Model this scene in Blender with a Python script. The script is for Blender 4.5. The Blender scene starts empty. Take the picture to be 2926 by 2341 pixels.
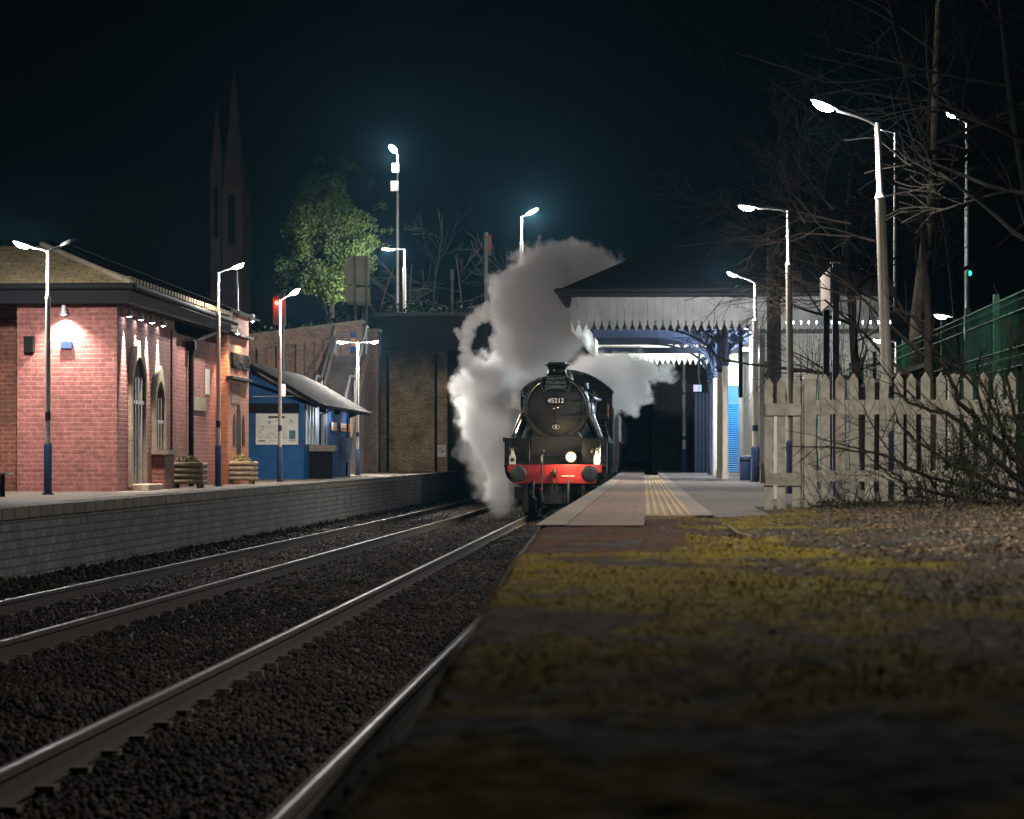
import bpy, bmesh, math, random
import numpy as np
from mathutils import Vector, Matrix, noise, Quaternion
R = math.radians
rnd = random.Random(7)
scene = bpy.context.scene
COL = scene.collection
TH = 0.054
CAMZ, F, CX, HY = 1.42, 7000.0, 1463.0, 1312.0
CT, ST = math.cos(TH), math.sin(TH)

def at(px, py, D):
    """a point seen at (px,py) of the photograph, D metres ahead"""
    X = (px-CX)/F*D
    return Vector((X*CT-D*ST, X*ST+D*CT, CAMZ-(py-HY)/F*D))
def yD(x, D):            # world y of a point with lateral x at camera depth D
    return (D + x*ST)/CT

# ------------------------------------------------------------------ materials
def newmat(name):
    m = bpy.data.materials.new(name); m.use_nodes = True
    return m, m.node_tree.nodes, m.node_tree.links, m.node_tree.nodes['Principled BSDF']

def mat(name, col, rough=0.6, metal=0.0, var=0.25, scale=6.0, bump=0.0, bscale=40.0, spec=0.5, emit=None, estr=0.0, trans=0.0):
    m, N, L, B = newmat(name)
    B.inputs['Roughness'].default_value = rough
    B.inputs['Metallic'].default_value = metal
    B.inputs['Specular IOR Level'].default_value = spec
    if trans: B.inputs['Transmission Weight'].default_value = trans
    if emit:
        B.inputs['Emission Color'].default_value = (*emit, 1); B.inputs['Emission Strength'].default_value = estr
    B.inputs['Base Color'].default_value = (*col, 1)
    geo = N.new('ShaderNodeNewGeometry')
    if var > 0:
        n = N.new('ShaderNodeTexNoise'); n.inputs['Scale'].default_value = scale; n.inputs['Detail'].default_value = 5
        n.inputs['Roughness'].default_value = 0.65
        L.new(geo.outputs['Position'], n.inputs['Vector'])
        r = N.new('ShaderNodeMapRange')
        r.inputs['From Min'].default_value = 0.3; r.inputs['From Max'].default_value = 0.7
        r.inputs['To Min'].default_value = 1-var; r.inputs['To Max'].default_value = 1+var
        L.new(n.outputs['Fac'], r.inputs['Value'])
        x = N.new('ShaderNodeMix'); x.data_type = 'RGBA'; x.blend_type = 'MULTIPLY'; x.inputs['Factor'].default_value = 1
        x.inputs['A'].default_value = (*col, 1)
        L.new(r.outputs['Result'], x.inputs['B']); L.new(x.outputs['Result'], B.inputs['Base Color'])
        rr = N.new('ShaderNodeMapRange'); rr.inputs['To Min'].default_value = max(0.02, rough-0.12); rr.inputs['To Max'].default_value = min(1, rough+0.12)
        L.new(n.outputs['Fac'], rr.inputs['Value']); L.new(rr.outputs['Result'], B.inputs['Roughness'])
    if bump > 0:
        n2 = N.new('ShaderNodeTexNoise'); n2.inputs['Scale'].default_value = bscale; n2.inputs['Detail'].default_value = 4
        L.new(geo.outputs['Position'], n2.inputs['Vector'])
        b = N.new('ShaderNodeBump'); b.inputs['Strength'].default_value = bump; b.inputs['Distance'].default_value = 0.02
        L.new(n2.outputs['Fac'], b.inputs['Height']); L.new(b.outputs['Normal'], B.inputs['Normal'])
    return m

def brick(name, c1, c2, mortar, bw=0.225, bh=0.075, ms=0.012, stain=0.5, stainc=(0.02, 0.02, 0.02), sscale=0.9, bump=0.6, rough=0.85, flat=False):
    m, N, L, B = newmat(name)
    geo = N.new('ShaderNodeNewGeometry')
    sp = N.new('ShaderNodeSeparateXYZ'); sn = N.new('ShaderNodeSeparateXYZ')
    L.new(geo.outputs['Position'], sp.inputs[0]); L.new(geo.outputs['True Normal'], sn.inputs[0])
    cb = N.new('ShaderNodeCombineXYZ')
    if flat:
        L.new(sp.outputs['X'], cb.inputs['X']); L.new(sp.outputs['Y'], cb.inputs['Y'])
    else:
        ax = N.new('ShaderNodeMath'); ax.operation = 'ABSOLUTE'; L.new(sn.outputs['X'], ax.inputs[0])
        g = N.new('ShaderNodeMath'); g.operation = 'GREATER_THAN'; g.inputs[1].default_value = 0.6; L.new(ax.outputs[0], g.inputs[0])
        mx = N.new('ShaderNodeMix'); mx.data_type = 'FLOAT'
        L.new(g.outputs[0], mx.inputs['Factor']); L.new(sp.outputs['X'], mx.inputs['A']); L.new(sp.outputs['Y'], mx.inputs['B'])
        L.new(mx.outputs['Result'], cb.inputs['X']); L.new(sp.outputs['Z'], cb.inputs['Y'])
    t = N.new('ShaderNodeTexBrick')
    t.inputs['Scale'].default_value = 1; t.inputs['Brick Width'].default_value = bw; t.inputs['Row Height'].default_value = bh
    t.inputs['Mortar Size'].default_value = ms; t.inputs['Mortar Smooth'].default_value = 0.3; t.inputs['Bias'].default_value = 0.0
    t.inputs['Color1'].default_value = (*c1, 1); t.inputs['Color2'].default_value = (*c2, 1); t.inputs['Mortar'].default_value = (*mortar, 1)
    L.new(cb.outputs[0], t.inputs['Vector'])
    n = N.new('ShaderNodeTexNoise'); n.inputs['Scale'].default_value = sscale; n.inputs['Detail'].default_value = 7; n.inputs['Roughness'].default_value = 0.7
    L.new(geo.outputs['Position'], n.inputs['Vector'])
    cr = N.new('ShaderNodeMapRange'); cr.inputs['From Min'].default_value = 0.42; cr.inputs['From Max'].default_value = 0.72
    cr.inputs['To Min'].default_value = 0; cr.inputs['To Max'].default_value = stain
    L.new(n.outputs['Fac'], cr.inputs['Value'])
    x = N.new('ShaderNodeMix'); x.data_type = 'RGBA'
    L.new(cr.outputs['Result'], x.inputs['Factor']); L.new(t.outputs['Color'], x.inputs['A']); x.inputs['B'].default_value = (*stainc, 1)
    n3 = N.new('ShaderNodeTexNoise'); n3.inputs['Scale'].default_value = 14; n3.inputs['Detail'].default_value = 3
    L.new(geo.outputs['Position'], n3.inputs['Vector'])
    r3 = N.new('ShaderNodeMapRange'); r3.inputs['From Min'].default_value = .3; r3.inputs['From Max'].default_value = .7; r3.inputs['To Min'].default_value = .7; r3.inputs['To Max'].default_value = 1.25
    L.new(n3.outputs['Fac'], r3.inputs['Value'])
    x2 = N.new('ShaderNodeMix'); x2.data_type = 'RGBA'; x2.blend_type = 'MULTIPLY'; x2.inputs['Factor'].default_value = 1
    L.new(x.outputs['Result'], x2.inputs['A']); L.new(r3.outputs['Result'], x2.inputs['B'])
    L.new(x2.outputs['Result'], B.inputs['Base Color'])
    B.inputs['Roughness'].default_value = rough
    b = N.new('ShaderNodeBump'); b.inputs['Strength'].default_value = bump; b.inputs['Distance'].default_value = 0.01; b.invert = True
    ad = N.new('ShaderNodeMath'); ad.operation = 'SUBTRACT'
    mu = N.new('ShaderNodeMath'); mu.operation = 'MULTIPLY'; mu.inputs[1].default_value = 0.5; L.new(n3.outputs['Fac'], mu.inputs[0])
    L.new(t.outputs['Fac'], ad.inputs[0]); L.new(mu.outputs[0], ad.inputs[1])
    L.new(ad.outputs[0], b.inputs['Height']); L.new(b.outputs['Normal'], B.inputs['Normal'])
    return m

def emis(name, col, s):
    m = bpy.data.materials.new(name); m.use_nodes = True
    N, L = m.node_tree.nodes, m.node_tree.links
    N.clear(); e = N.new('ShaderNodeEmission'); o = N.new('ShaderNodeOutputMaterial')
    e.inputs['Color'].default_value = (*col, 1); e.inputs['Strength'].default_value = s
    L.new(e.outputs[0], o.inputs['Surface']); return m

M = {}
M['pub'] = brick('painted_pub_brick', (.31, .105, .092), (.22, .07, .063), (.31, .15, .13), stain=.85, stainc=(.13, .045, .035), sscale=.7)
M['pub_side'] = brick('pub_side_brick', (.30, .10, .065), (.22, .07, .05), (.33, .18, .13), stain=.85, stainc=(.06, .03, .026), sscale=1.1)
M['pub_gable'] = brick('pub_gable_brick', (.42, .13, .05), (.33, .09, .04), (.33, .15, .09), stain=.45, stainc=(.11, .04, .025))
M['dark_brick'] = brick('dark_sooty_brick', (.15, .148, .15), (.10, .1, .105), (.035, .035, .037), bw=.3, bh=.1, stain=.8, stainc=(.02, .02, .022), sscale=1.5)
M['ramp_brick'] = brick('ramp_brick', (.40, .25, .18), (.29, .18, .13), (.26, .2, .16), stain=.7, stainc=(.07, .055, .05))
M['abut_brick'] = brick('abutment_brick', (.52, .36, .18), (.38, .26, .13), (.2, .15, .1), stain=.85, stainc=(.05, .04, .028), sscale=1.6)
M['soot_brick'] = brick('sooty_bridge_brick', (.02, .02, .021), (.015, .015, .017), (.01, .01, .011), stain=.6, stainc=(.006, .006, .007))
M['pier_brick'] = brick('grey_pier_brick', (.14, .13, .13), (.1, .095, .095), (.07, .07, .07), stain=.5)
M['church'] = brick('church_sandstone', (.18, .095, .075), (.13, .075, .06), (.07, .045, .038), bw=.6, bh=.3, stain=.6, stainc=(.06, .04, .035), sscale=.5)
M['blue_brick'] = brick('blue_painted_brick', (.008, .095, .30), (.006, .08, .25), (.005, .06, .18), stain=.3, stainc=(.006, .045, .15))
M['paver'] = brick('red_pavers', (.26, .145, .11), (.2, .115, .09), (.12, .09, .075), bw=.2, bh=.1, ms=.01, flat=True, stain=.6, stainc=(.1, .075, .065), bump=.3)
M['coping'] = brick('pale_coping_slabs', (.25, .205, .165), (.20, .165, .135), (.08, .07, .06), bw=3, bh=.6, ms=.012, flat=True, stain=.6, stainc=(.15, .13, .11), bump=.3)
M['asphalt'] = mat('platform_asphalt', (.105, .088, .08), .85, var=.45, scale=1.3, bump=.5, bscale=60)
M['tact'] = mat('tactile_paving', (.23, .17, .12), .8, var=.3, scale=5, bump=.3)
M['tacty'] = mat('tactile_yellow', (.42, .30, .13), .8, var=.35, scale=9)
M['ltop'] = mat('left_platform_top', (.115, .095, .075), .85, var=.5, scale=1.1, bump=.5, bscale=50)
M['lcop'] = brick('left_platform_coping', (.15, .125, .095), (.11, .09, .07), (.035, .03, .028), bw=.55, bh=.9, ms=.02, stain=.75, stainc=(.06, .05, .04), sscale=1.7)
M['rail_side'] = mat('rusty_rail_side', (.02, .013, .009), .9, metal=0, var=.4, scale=4)
M['rail_top'] = mat('polished_rail_head', (.028, .029, .03), .44, metal=1, var=.7, scale=2)
M['sleeper'] = mat('dirty_sleeper', (.05, .043, .037), .9, var=.4, bump=.4)
def stonemat():
    m, N, L, B = newmat('ballast_stone'); g = N.new('ShaderNodeNewGeometry'); r = N.new('ShaderNodeValToRGB')
    L.new(g.outputs['Random Per Island'], r.inputs[0]); e = r.color_ramp.elements
    e[0].color = (.007, .006, .005, 1); e[1].color = (.085, .07, .055, 1)
    for p, c in ((.35, (.017, .012, .008, 1)), (.6, (.027, .017, .009, 1)), (.8, (.024, .022, .02, 1)), (.95, (.045, .028, .016, 1))):
        x = e.new(p); x.color = c
    n = N.new('ShaderNodeTexNoise'); n.inputs['Scale'].default_value = .55; n.inputs['Detail'].default_value = 4; L.new(g.outputs['Position'], n.inputs['Vector'])
    q = N.new('ShaderNodeMapRange'); q.inputs['From Min'].default_value = .38; q.inputs['From Max'].default_value = .62; q.inputs['To Min'].default_value = .2; q.inputs['To Max'].default_value = 1.05
    L.new(n.outputs['Fac'], q.inputs['Value']); x = N.new('ShaderNodeMix'); x.data_type = 'RGBA'; x.blend_type = 'MULTIPLY'; x.inputs['Factor'].default_value = 1
    L.new(r.outputs[0], x.inputs['A']); L.new(q.outputs[0], x.inputs['B']); L.new(x.outputs['Result'], B.inputs['Base Color']); B.inputs['Roughness'].default_value = .85; B.inputs['Specular IOR Level'].default_value = .25
    return m
M['stone'] = stonemat()
_old = (lambda *a, **k: None)('ballast_stone', (.05, .036, .024), .92, var=.8, scale=17)
M['ground'] = mat('earth', (.02, .016, .012), .95, var=.5, scale=2, bump=.7, bscale=25)
M['steel_white'] = mat('galvanised_pole', (.62, .6, .56), .38, metal=.35, var=.15, scale=3)
M['steel_grey'] = mat('grey_painted_pole', (.3, .3, .3), .5, metal=.2, var=.2)
M['blue_paint'] = mat('navy_blue_paint', (.006, .026, .085), .5, var=.2)
M['blue_shed'] = mat('bright_blue_paint', (.006, .075, .21), .6, var=.3, scale=3, spec=.3)
M['navy'] = mat('navy_ironwork_paint', (.05, .068, .135), .42, var=.25)
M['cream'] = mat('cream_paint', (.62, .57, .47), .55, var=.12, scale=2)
M['white'] = mat('white_gloss_paint', (.72, .72, .7), .4, var=.1)
M['grille'] = mat('dimmed_cream_paint', (.13, .125, .115), .75, var=.25, scale=3)  # cream paint darkened to stand for the dim light on the front boards
M['black_roof'] = mat('dark_slate_roof', (.006, .0065, .0075), .9, var=.3, bump=.4, bscale=12, spec=.1)
M['slate'] = brick('pub_slate_roof', (.40, .29, .14), (.30, .22, .11), (.09, .07, .05), bw=.3, bh=.13, ms=.008, flat=True, stain=.55, stainc=(.09, .075, .04), sscale=1.4)
M['shed_roof'] = mat('shed_felt_roof', (.011, .010, .009), .95, spec=.05, var=.5, scale=7, bump=.8, bscale=30)
M['black'] = mat('black_paint', (.008, .008, .009), .75, var=.3, spec=.15)
M['loco'] = mat('locomotive_black', (.004, .0043, .005), .3, var=.5, scale=5, bump=.12, bscale=14, spec=.4)
M['loco_matt'] = mat('smokebox_black', (.012, .0112, .010), .55, var=.7, scale=7, bump=.2, bscale=20, spec=.3)
M['red'] = mat('buffer_beam_red', (.26, .008, .007), .55, var=.6, scale=5)
M['buffer'] = mat('greasy_buffer_steel', (.045, .048, .045), .5, metal=.5, var=.4, scale=9)
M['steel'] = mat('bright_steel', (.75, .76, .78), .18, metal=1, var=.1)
M['copper'] = mat('copper_pipe', (.5, .16, .07), .35, metal=.9, var=.2)
M['coach'] = mat('maroon_coach', (.05, .022, .022), .28, var=.2)
M['glass'] = mat('dark_window_glass', (.01, .012, .014), .08, var=0)
M['white_sign'] = mat('white_sign_face', (.62, .6, .52), .5, var=.08)
M['black_ink'] = mat('black_lettering', (.02, .02, .022), .5, var=0)
M['grey_ink'] = mat('grey_print', (.22, .22, .2), .6, var=0)
M['teal_print'] = mat('teal_print', (.03, .14, .16), .5, var=.4, scale=40)
def faint():
    m = M['white_sign'].copy(); N, L = m.node_tree.nodes, m.node_tree.links; B = N['Principled BSDF']; g = N.new('ShaderNodeNewGeometry'); mp = N.new('ShaderNodeMapping'); mp.inputs['Scale'].default_value = (9, 1, 40)
    n = N.new('ShaderNodeTexNoise'); n.inputs['Scale'].default_value = 1.6; n.inputs['Detail'].default_value = 4; L.new(g.outputs['Position'], mp.inputs[0]); L.new(mp.outputs[0], n.inputs['Vector'])
    r = N.new('ShaderNodeMapRange'); r.inputs['From Min'].default_value = .54; r.inputs['From Max'].default_value = .6; L.new(n.outputs['Fac'], r.inputs['Value'])
    x = N.new('ShaderNodeMix'); x.data_type = 'RGBA'; L.new(r.outputs[0], x.inputs['Factor']); x.inputs['A'].default_value = (.6, .58, .5, 1); x.inputs['B'].default_value = (.28, .28, .24, 1); L.new(x.outputs['Result'], B.inputs['Base Color']); return m
M['faint_print'] = faint()
M['orange'] = mat('orange_sign', (.75, .28, .015), .5, var=.05)
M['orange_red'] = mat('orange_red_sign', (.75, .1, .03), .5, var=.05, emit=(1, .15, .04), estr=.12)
M['white_ink'] = mat('white_lettering', (.85, .85, .85), .4, var=0)
M['red_ink'] = mat('red_ring', (.35, .03, .02), .5, var=0)
M['pink_board'] = mat('faded_sign_board', (.30, .235, .215), .7, var=.12)
M['olive'] = mat('sign_back_aluminium', (.46, .46, .34), .6, metal=.2, var=.15, scale=2)
M['fence'] = mat('weathered_white_fence', (.58, .555, .50), .8, var=.38, scale=7, bump=.6, bscale=25)
M['green'] = mat('green_coated_wire', (.005, .075, .045), .55, var=.2)
M['wood'] = mat('planter_wood', (.24, .19, .13), .8, var=.35, bump=.5)
M['flower'] = mat('planter_flowers', (.30, .27, .12), .8, var=.6, scale=60)
M['letter'] = mat('dull_lettering', (.20, .27, .27), .5, var=.1)
M['twig'] = mat('bare_twig_bark', (.028, .021, .016), .85, var=.4, scale=8)
M['twig_dark'] = mat('dark_branch_bark', (.016, .014, .011), .9, var=.4, scale=8, bump=.4)
M['birch'] = mat('pale_birch_bark', (.26, .22, .17), .85, var=.75, scale=3.5, bump=.6, bscale=9)
M['leaf'] = mat('ivy_leaf', (.06, .09, .024), .85, spec=.15, var=.6, scale=3)
M['leaf2'] = mat('dark_hedge_leaf', (.03, .05, .02), .9, spec=.1, var=.5, scale=3)
M['leaf3'] = mat('bamboo_leaf', (.05, .07, .025), .6, var=.4)
M['tuft'] = mat('moss_tuft', (.24, .19, .028), .95, var=.7, scale=9, spec=.1)
M['litter'] = mat('dead_leaf_litter', (.20, .14, .09), .9, var=.7, scale=19)
M['grass'] = mat('dead_grass', (.21, .165, .10), .85, var=.6, scale=12)
M['stone_trim'] = mat('sandstone_trim', (.25, .20, .145), .85, var=.3, bump=.4)
M['timber'] = mat('grey_timber_pole', (.13, .125, .12), .85, var=.3)
M['plastic'] = mat('translucent_bin_bag', (.45, .55, .62), .35, var=.3, scale=10)
M['shutter'] = mat('blue_roller_shutter', (.015, .12, .30), .4, var=.15)
M['panel'] = mat('white_panelling', (.72, .75, .8), .5, var=.1)
M['lens'] = emis('lit_lamp_lens', (.85, .96, 1), 130)
M['tube'] = emis('lit_fluorescent_tube', (.8, .95, 1), 22)
M['headlight'] = emis('lit_headlight', (1, .86, .6), 60)
M['halo_rim'] = emis('headlight_halo', (1, .42, .14), 1.6)  # glowing ring, the headlight's warm halo painted on as emission
M['marker'] = emis('lit_marker_lamp', (.85, .88, 1), 25)
M['redlight'] = emis('lit_red_signal', (1, .02, .01), 45)
M['greenlight'] = emis('lit_green_signal', (.02, 1, .5), 3)
M['screen'] = emis('lit_screen', (.65, .6, .9), 1.2)
M['screen2'] = emis('lit_screen_blue', (.35, .7, 1), 1.2)

# ------------------------------------------------------------------ mesh builder
class MB:
    def __init__(s): s.v = []; s.f = []
    def add(s, vs, fs):
        o = len(s.v); s.v += [tuple(v) for v in vs]; s.f += [tuple(i+o for i in f) for f in fs]; return s
    def box(s, c, d, rz=0.0, M4=None):
        cx, cy, cz = c; a, b, h = d[0]/2, d[1]/2, d[2]/2
        vs = [Vector((x, y, z)) for z in (-h, h) for x, y in ((-a, -b), (a, -b), (a, b), (-a, b))]
        if rz: q = Matrix.Rotation(rz, 3, 'Z'); vs = [q@v for v in vs]
        if M4: vs = [M4@v for v in vs]
        vs = [v+Vector(c) for v in vs]
        return s.add(vs, [(3, 2, 1, 0), (4, 5, 6, 7), (0, 1, 5, 4), (1, 2, 6, 5), (2, 3, 7, 6), (3, 0, 4, 7)])
    def b2(s, lo, hi):
        return s.box([(a+b)/2 for a, b in zip(lo, hi)], [abs(b-a) for a, b in zip(lo, hi)])
    def tube(s, pts, rs, n=8, cap=True, up=None):
        pts = [Vector(p) for p in pts]
        if not hasattr(rs, '__len__'): rs = [rs]*len(pts)
        o = len(s.v); last = None
        for i, p in enumerate(pts):
            d = (pts[min(i+1, len(pts)-1)]-pts[max(i-1, 0)])
            if d.length < 1e-9: d = Vector((0, 0, 1))
            d.normalize()
            if last is None:
                a = d.cross(Vector((0, 0, 1)) if abs(d.z) < .9 else Vector((1, 0, 0))).normalized()
            else:
                a = (last - d*last.dot(d))
                a = a.normalized() if a.length > 1e-6 else d.orthogonal().normalized()
            last = a; b = d.cross(a)
            for k in range(n):
                t = 2*math.pi*k/n
                s.v.append(tuple(p+(a*math.cos(t)+b*math.sin(t))*rs[i]))
        for i in range(len(pts)-1):
            for k in range(n):
                k2 = (k+1) % n
                s.f.append((o+i*n+k, o+i*n+k2, o+(i+1)*n+k2, o+(i+1)*n+k))
        if cap:
            s.f.append(tuple(o+k for k in range(n))[::-1]); e = o+(len(pts)-1)*n
            s.f.append(tuple(e+k for k in range(n)))
        return s
    def lathe(s, c, prof, n=24, axis='Z'):
        c = Vector(c); o = len(s.v)
        for r, h in prof:
            for k in range(n):
                t = 2*math.pi*k/n; x, y = r*math.cos(t), r*math.sin(t)
                v = {'Z': (x, y, h), 'Y': (x, h, y), 'X': (h, x, y)}[axis]
                s.v.append(tuple(c+Vector(v)))
        for i in range(len(prof)-1):
            for k in range(n):
                k2 = (k+1) % n; f = (o+i*n+k, o+i*n+k2, o+(i+1)*n+k2, o+(i+1)*n+k)
                s.f.append(f if axis != 'Y' else f[::-1])
        s.f.append(tuple(o+k for k in range(n))); e = o+(len(prof)-1)*n
        s.f.append(tuple(e+k for k in range(n)))
        return s
    def prism(s, poly, fn, t0, t1):
        """poly of (u,v); fn(u,v,t)->xyz"""
        n = len(poly); o = len(s.v)
        s.v += [tuple(fn(u, v, t0)) for u, v in poly]+[tuple(fn(u, v, t1)) for u, v in poly]
        s.f.append(tuple(o+k for k in range(n))); s.f.append(tuple(o+n+k for k in range(n))[::-1])
        for k in range(n):
            k2 = (k+1) % n; s.f.append((o+k, o+n+k, o+n+k2, o+k2))
        return s
    def xz(s, poly, y0, y1): return s.prism(poly, lambda u, v, t: (u, t, v), y0, y1)
    def yz(s, poly, x0, x1): return s.prism(poly, lambda u, v, t: (t, u, v), x0, x1)
    def xy(s, poly, z0, z1): return s.prism(poly, lambda u, v, t: (u, v, t), z0, z1)
    def quad(s, a, b, c, d): return s.add([a, b, c, d], [(0, 1, 2, 3)])
    def slab(s, a, b, c, d, t):
        a, b, c, d = map(Vector, (a, b, c, d)); n = (b-a).cross(d-a).normalized()*t
        vs = [a, b, c, d, a-n, b-n, c-n, d-n]
        return s.add(vs, [(0, 1, 2, 3), (7, 6, 5, 4), (0, 4, 5, 1), (1, 5, 6, 2), (2, 6, 7, 3), (3, 7, 4, 0)])
    def build(s, name, m, parent=None, smooth=False, recalc=True, bevel=0, local=False):
        me = bpy.data.meshes.new(name)
        off = Vector((0, 0, 0))
        if parent is not None and not local: off = wloc(parent)
        if off.length > 0:
            a = np.array(s.v, dtype=np.float64)-np.array(off); vv = a.tolist()
        else: vv = s.v
        me.from_pydata(vv, [], s.f)
        if recalc and len(s.f) < 60000:
            bm = bmesh.new(); bm.from_mesh(me); bmesh.ops.recalc_face_normals(bm, faces=bm.faces); bm.to_mesh(me); bm.free()
        me.materials.append(M[m] if isinstance(m, str) else m)
        if smooth:
            me.polygons.foreach_set('use_smooth', [True]*len(me.polygons))
            try: me.set_sharp_from_angle(angle=R(40))
            except Exception: pass
        o = bpy.data.objects.new(name, me); COL.objects.link(o)
        if parent is not None: o.parent = parent
        if bevel:
            b = o.modifiers.new('b', 'BEVEL'); b.width = bevel; b.segments = 2; b.limit_method = 'ANGLE'; b.angle_limit = R(40)
        return o

WL = {}
def wloc(o):
    v = Vector((0, 0, 0))
    while o is not None:
        v = v+o.location; o = o.parent
    return v
def tag(o, label, cat, group=None, kind=None):
    o['label'] = label; o['category'] = cat
    if group: o['group'] = group
    if kind: o['kind'] = kind
    return o
def struct(o): o['kind'] = 'structure'; return o
def thing(name, label, cat, loc=(0, 0, 0), group=None, kind=None):
    o = bpy.data.objects.new(name, None); o.empty_display_size = .2; o.location = loc; COL.objects.link(o)
    return tag(o, label, cat, group, kind)
def text(name, s, size, m, pos, rot, parent=None, ext=.004, align='CENTER', squash=1.0):
    cu = bpy.data.curves.new(name, 'FONT'); cu.body = s; cu.size = size; cu.extrude = ext; cu.align_x = align; cu.align_y = 'CENTER'; cu.resolution_u = 2
    tmp = bpy.data.objects.new('t', cu); COL.objects.link(tmp)
    dg = bpy.context.evaluated_depsgraph_get()
    me = bpy.data.meshes.new_from_object(tmp.evaluated_get(dg)); bpy.data.objects.remove(tmp); me.name = name
    mt = Matrix.Translation(Vector(pos)-(wloc(parent) if parent else Vector((0, 0, 0))))@rot.to_4x4()@Matrix.Diagonal((squash, 1, 1, 1))
    me.transform(mt); me.materials.clear(); me.materials.append(M[m])
    o = bpy.data.objects.new(name, me); COL.objects.link(o)
    if parent: o.parent = parent
    return o
FRONT = Matrix(((1, 0, 0), (0, 0, -1), (0, 1, 0)))        # text facing -Y
TOTRACK = Matrix(((0, 0, 1), (1, 0, 0), (0, 1, 0)))       # text facing +X
def light(name, kind, loc, power, col=(1, 1, 1), size=.05, parent=None, cone=None, blend=.5, aim=None):
    l = bpy.data.lights.new(name, kind); l.energy = power; l.color = col; l.shadow_soft_size = size
    if kind == 'SPOT': l.spot_size = cone; l.spot_blend = blend
    o = bpy.data.objects.new(name, l); COL.objects.link(o)
    o.location = Vector(loc)-(wloc(parent) if parent else Vector((0, 0, 0)))
    if aim is not None: o.rotation_euler = (Vector(aim)-Vector(loc)).to_track_quat('-Z', 'Y').to_euler()
    if parent: o.parent = parent
    return o
def pl(tbl, y):
    """piecewise-linear lookup"""
    if y <= tbl[0][0]: return tbl[0][1]
    for (a, b), (c, d) in zip(tbl, tbl[1:]):
        if y <= c: return b+(d-b)*(y-a)/(c-a)
    return tbl[-1][1]
def fbm(p, o=4): return noise.fractal(p, 1.0, 2.0, o)
# ------------------------------------------------------------------ ground, track bed, platforms
RX_L = -2.93; RX_R = -1.46
TC = [(4, -5.12), (15, -5.05), (25, -4.95), (40, -4.8), (60, -4.62), (100, -4.6), (300, -4.6)]
PR = [(0, -.40), (5, -.47), (9, -.57), (13, -.68), (19, -.8), (300, -.8)]      # right platform edge
PLE = [(0, -7.3), (26, -7.12), (40, -6.98), (60, -6.8), (85, -6.75), (300, -6.75)]   # left platform edge
ZL = [(0, .84), (26, .86), (60, .93), (85, .97), (300, .97)]                   # left platform level
ZR = [(0, .915), (60, .915), (110, 1.03), (300, 1.03)]
def sheet(name, y0, y1, n, xa, xb, nx, zf, m, kind='structure', smooth=True, parent=None, power=1.0):
    ys = [y0*(y1/y0)**(i/n) if power != 1 else y0+(y1-y0)*i/n for i in range(n+1)]
    vs = []; fs = []
    for i, y in enumerate(ys):
        a, b = (xa(y) if callable(xa) else xa), (xb(y) if callable(xb) else xb)
        for j in range(nx+1):
            x = a+(b-a)*j/nx; vs.append((x, y, zf(x, y)))
    for i in range(n):
        for j in range(nx):
            k = i*(nx+1)+j; fs.append((k, k+1, k+nx+2, k+nx+1))
    mb = MB(); mb.v = vs; mb.f = fs
    o = mb.build(name, m, parent, smooth=smooth, recalc=False)
    if kind: o['kind'] = kind
    return o
g = MB(); g.quad((-600, -200, -.45), (600, -200, -.45), (600, 1200, -.45), (-600, 1200, -.45)); struct(g.build('ground', 'ground'))

def bedz(x, y):
    z = -.17
    xc = pl(TC, y)
    wall = pl(PLE, y)
    z += .22*max(0, 1-(x-wall)/.7) if x < wall+.7 else 0
    z += .05*math.exp(-((x-(RX_L+xc)/2)/.25)**2)
    z += .10*max(0, 1-(pl(PR, y)-x)/.5) if x > pl(PR, y)-.5 else 0
    return z + .022*noise.noise(Vector((x*2.2, y*1.1, 0)))+.012*noise.noise(Vector((x*9, y*9, 3)))
sheet('track_bed', 3.5, 170, 420, lambda y: pl(PLE, y)-.1, lambda y: pl(PR, y)+.1, 60, bedz, 'ground', power=2)

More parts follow.
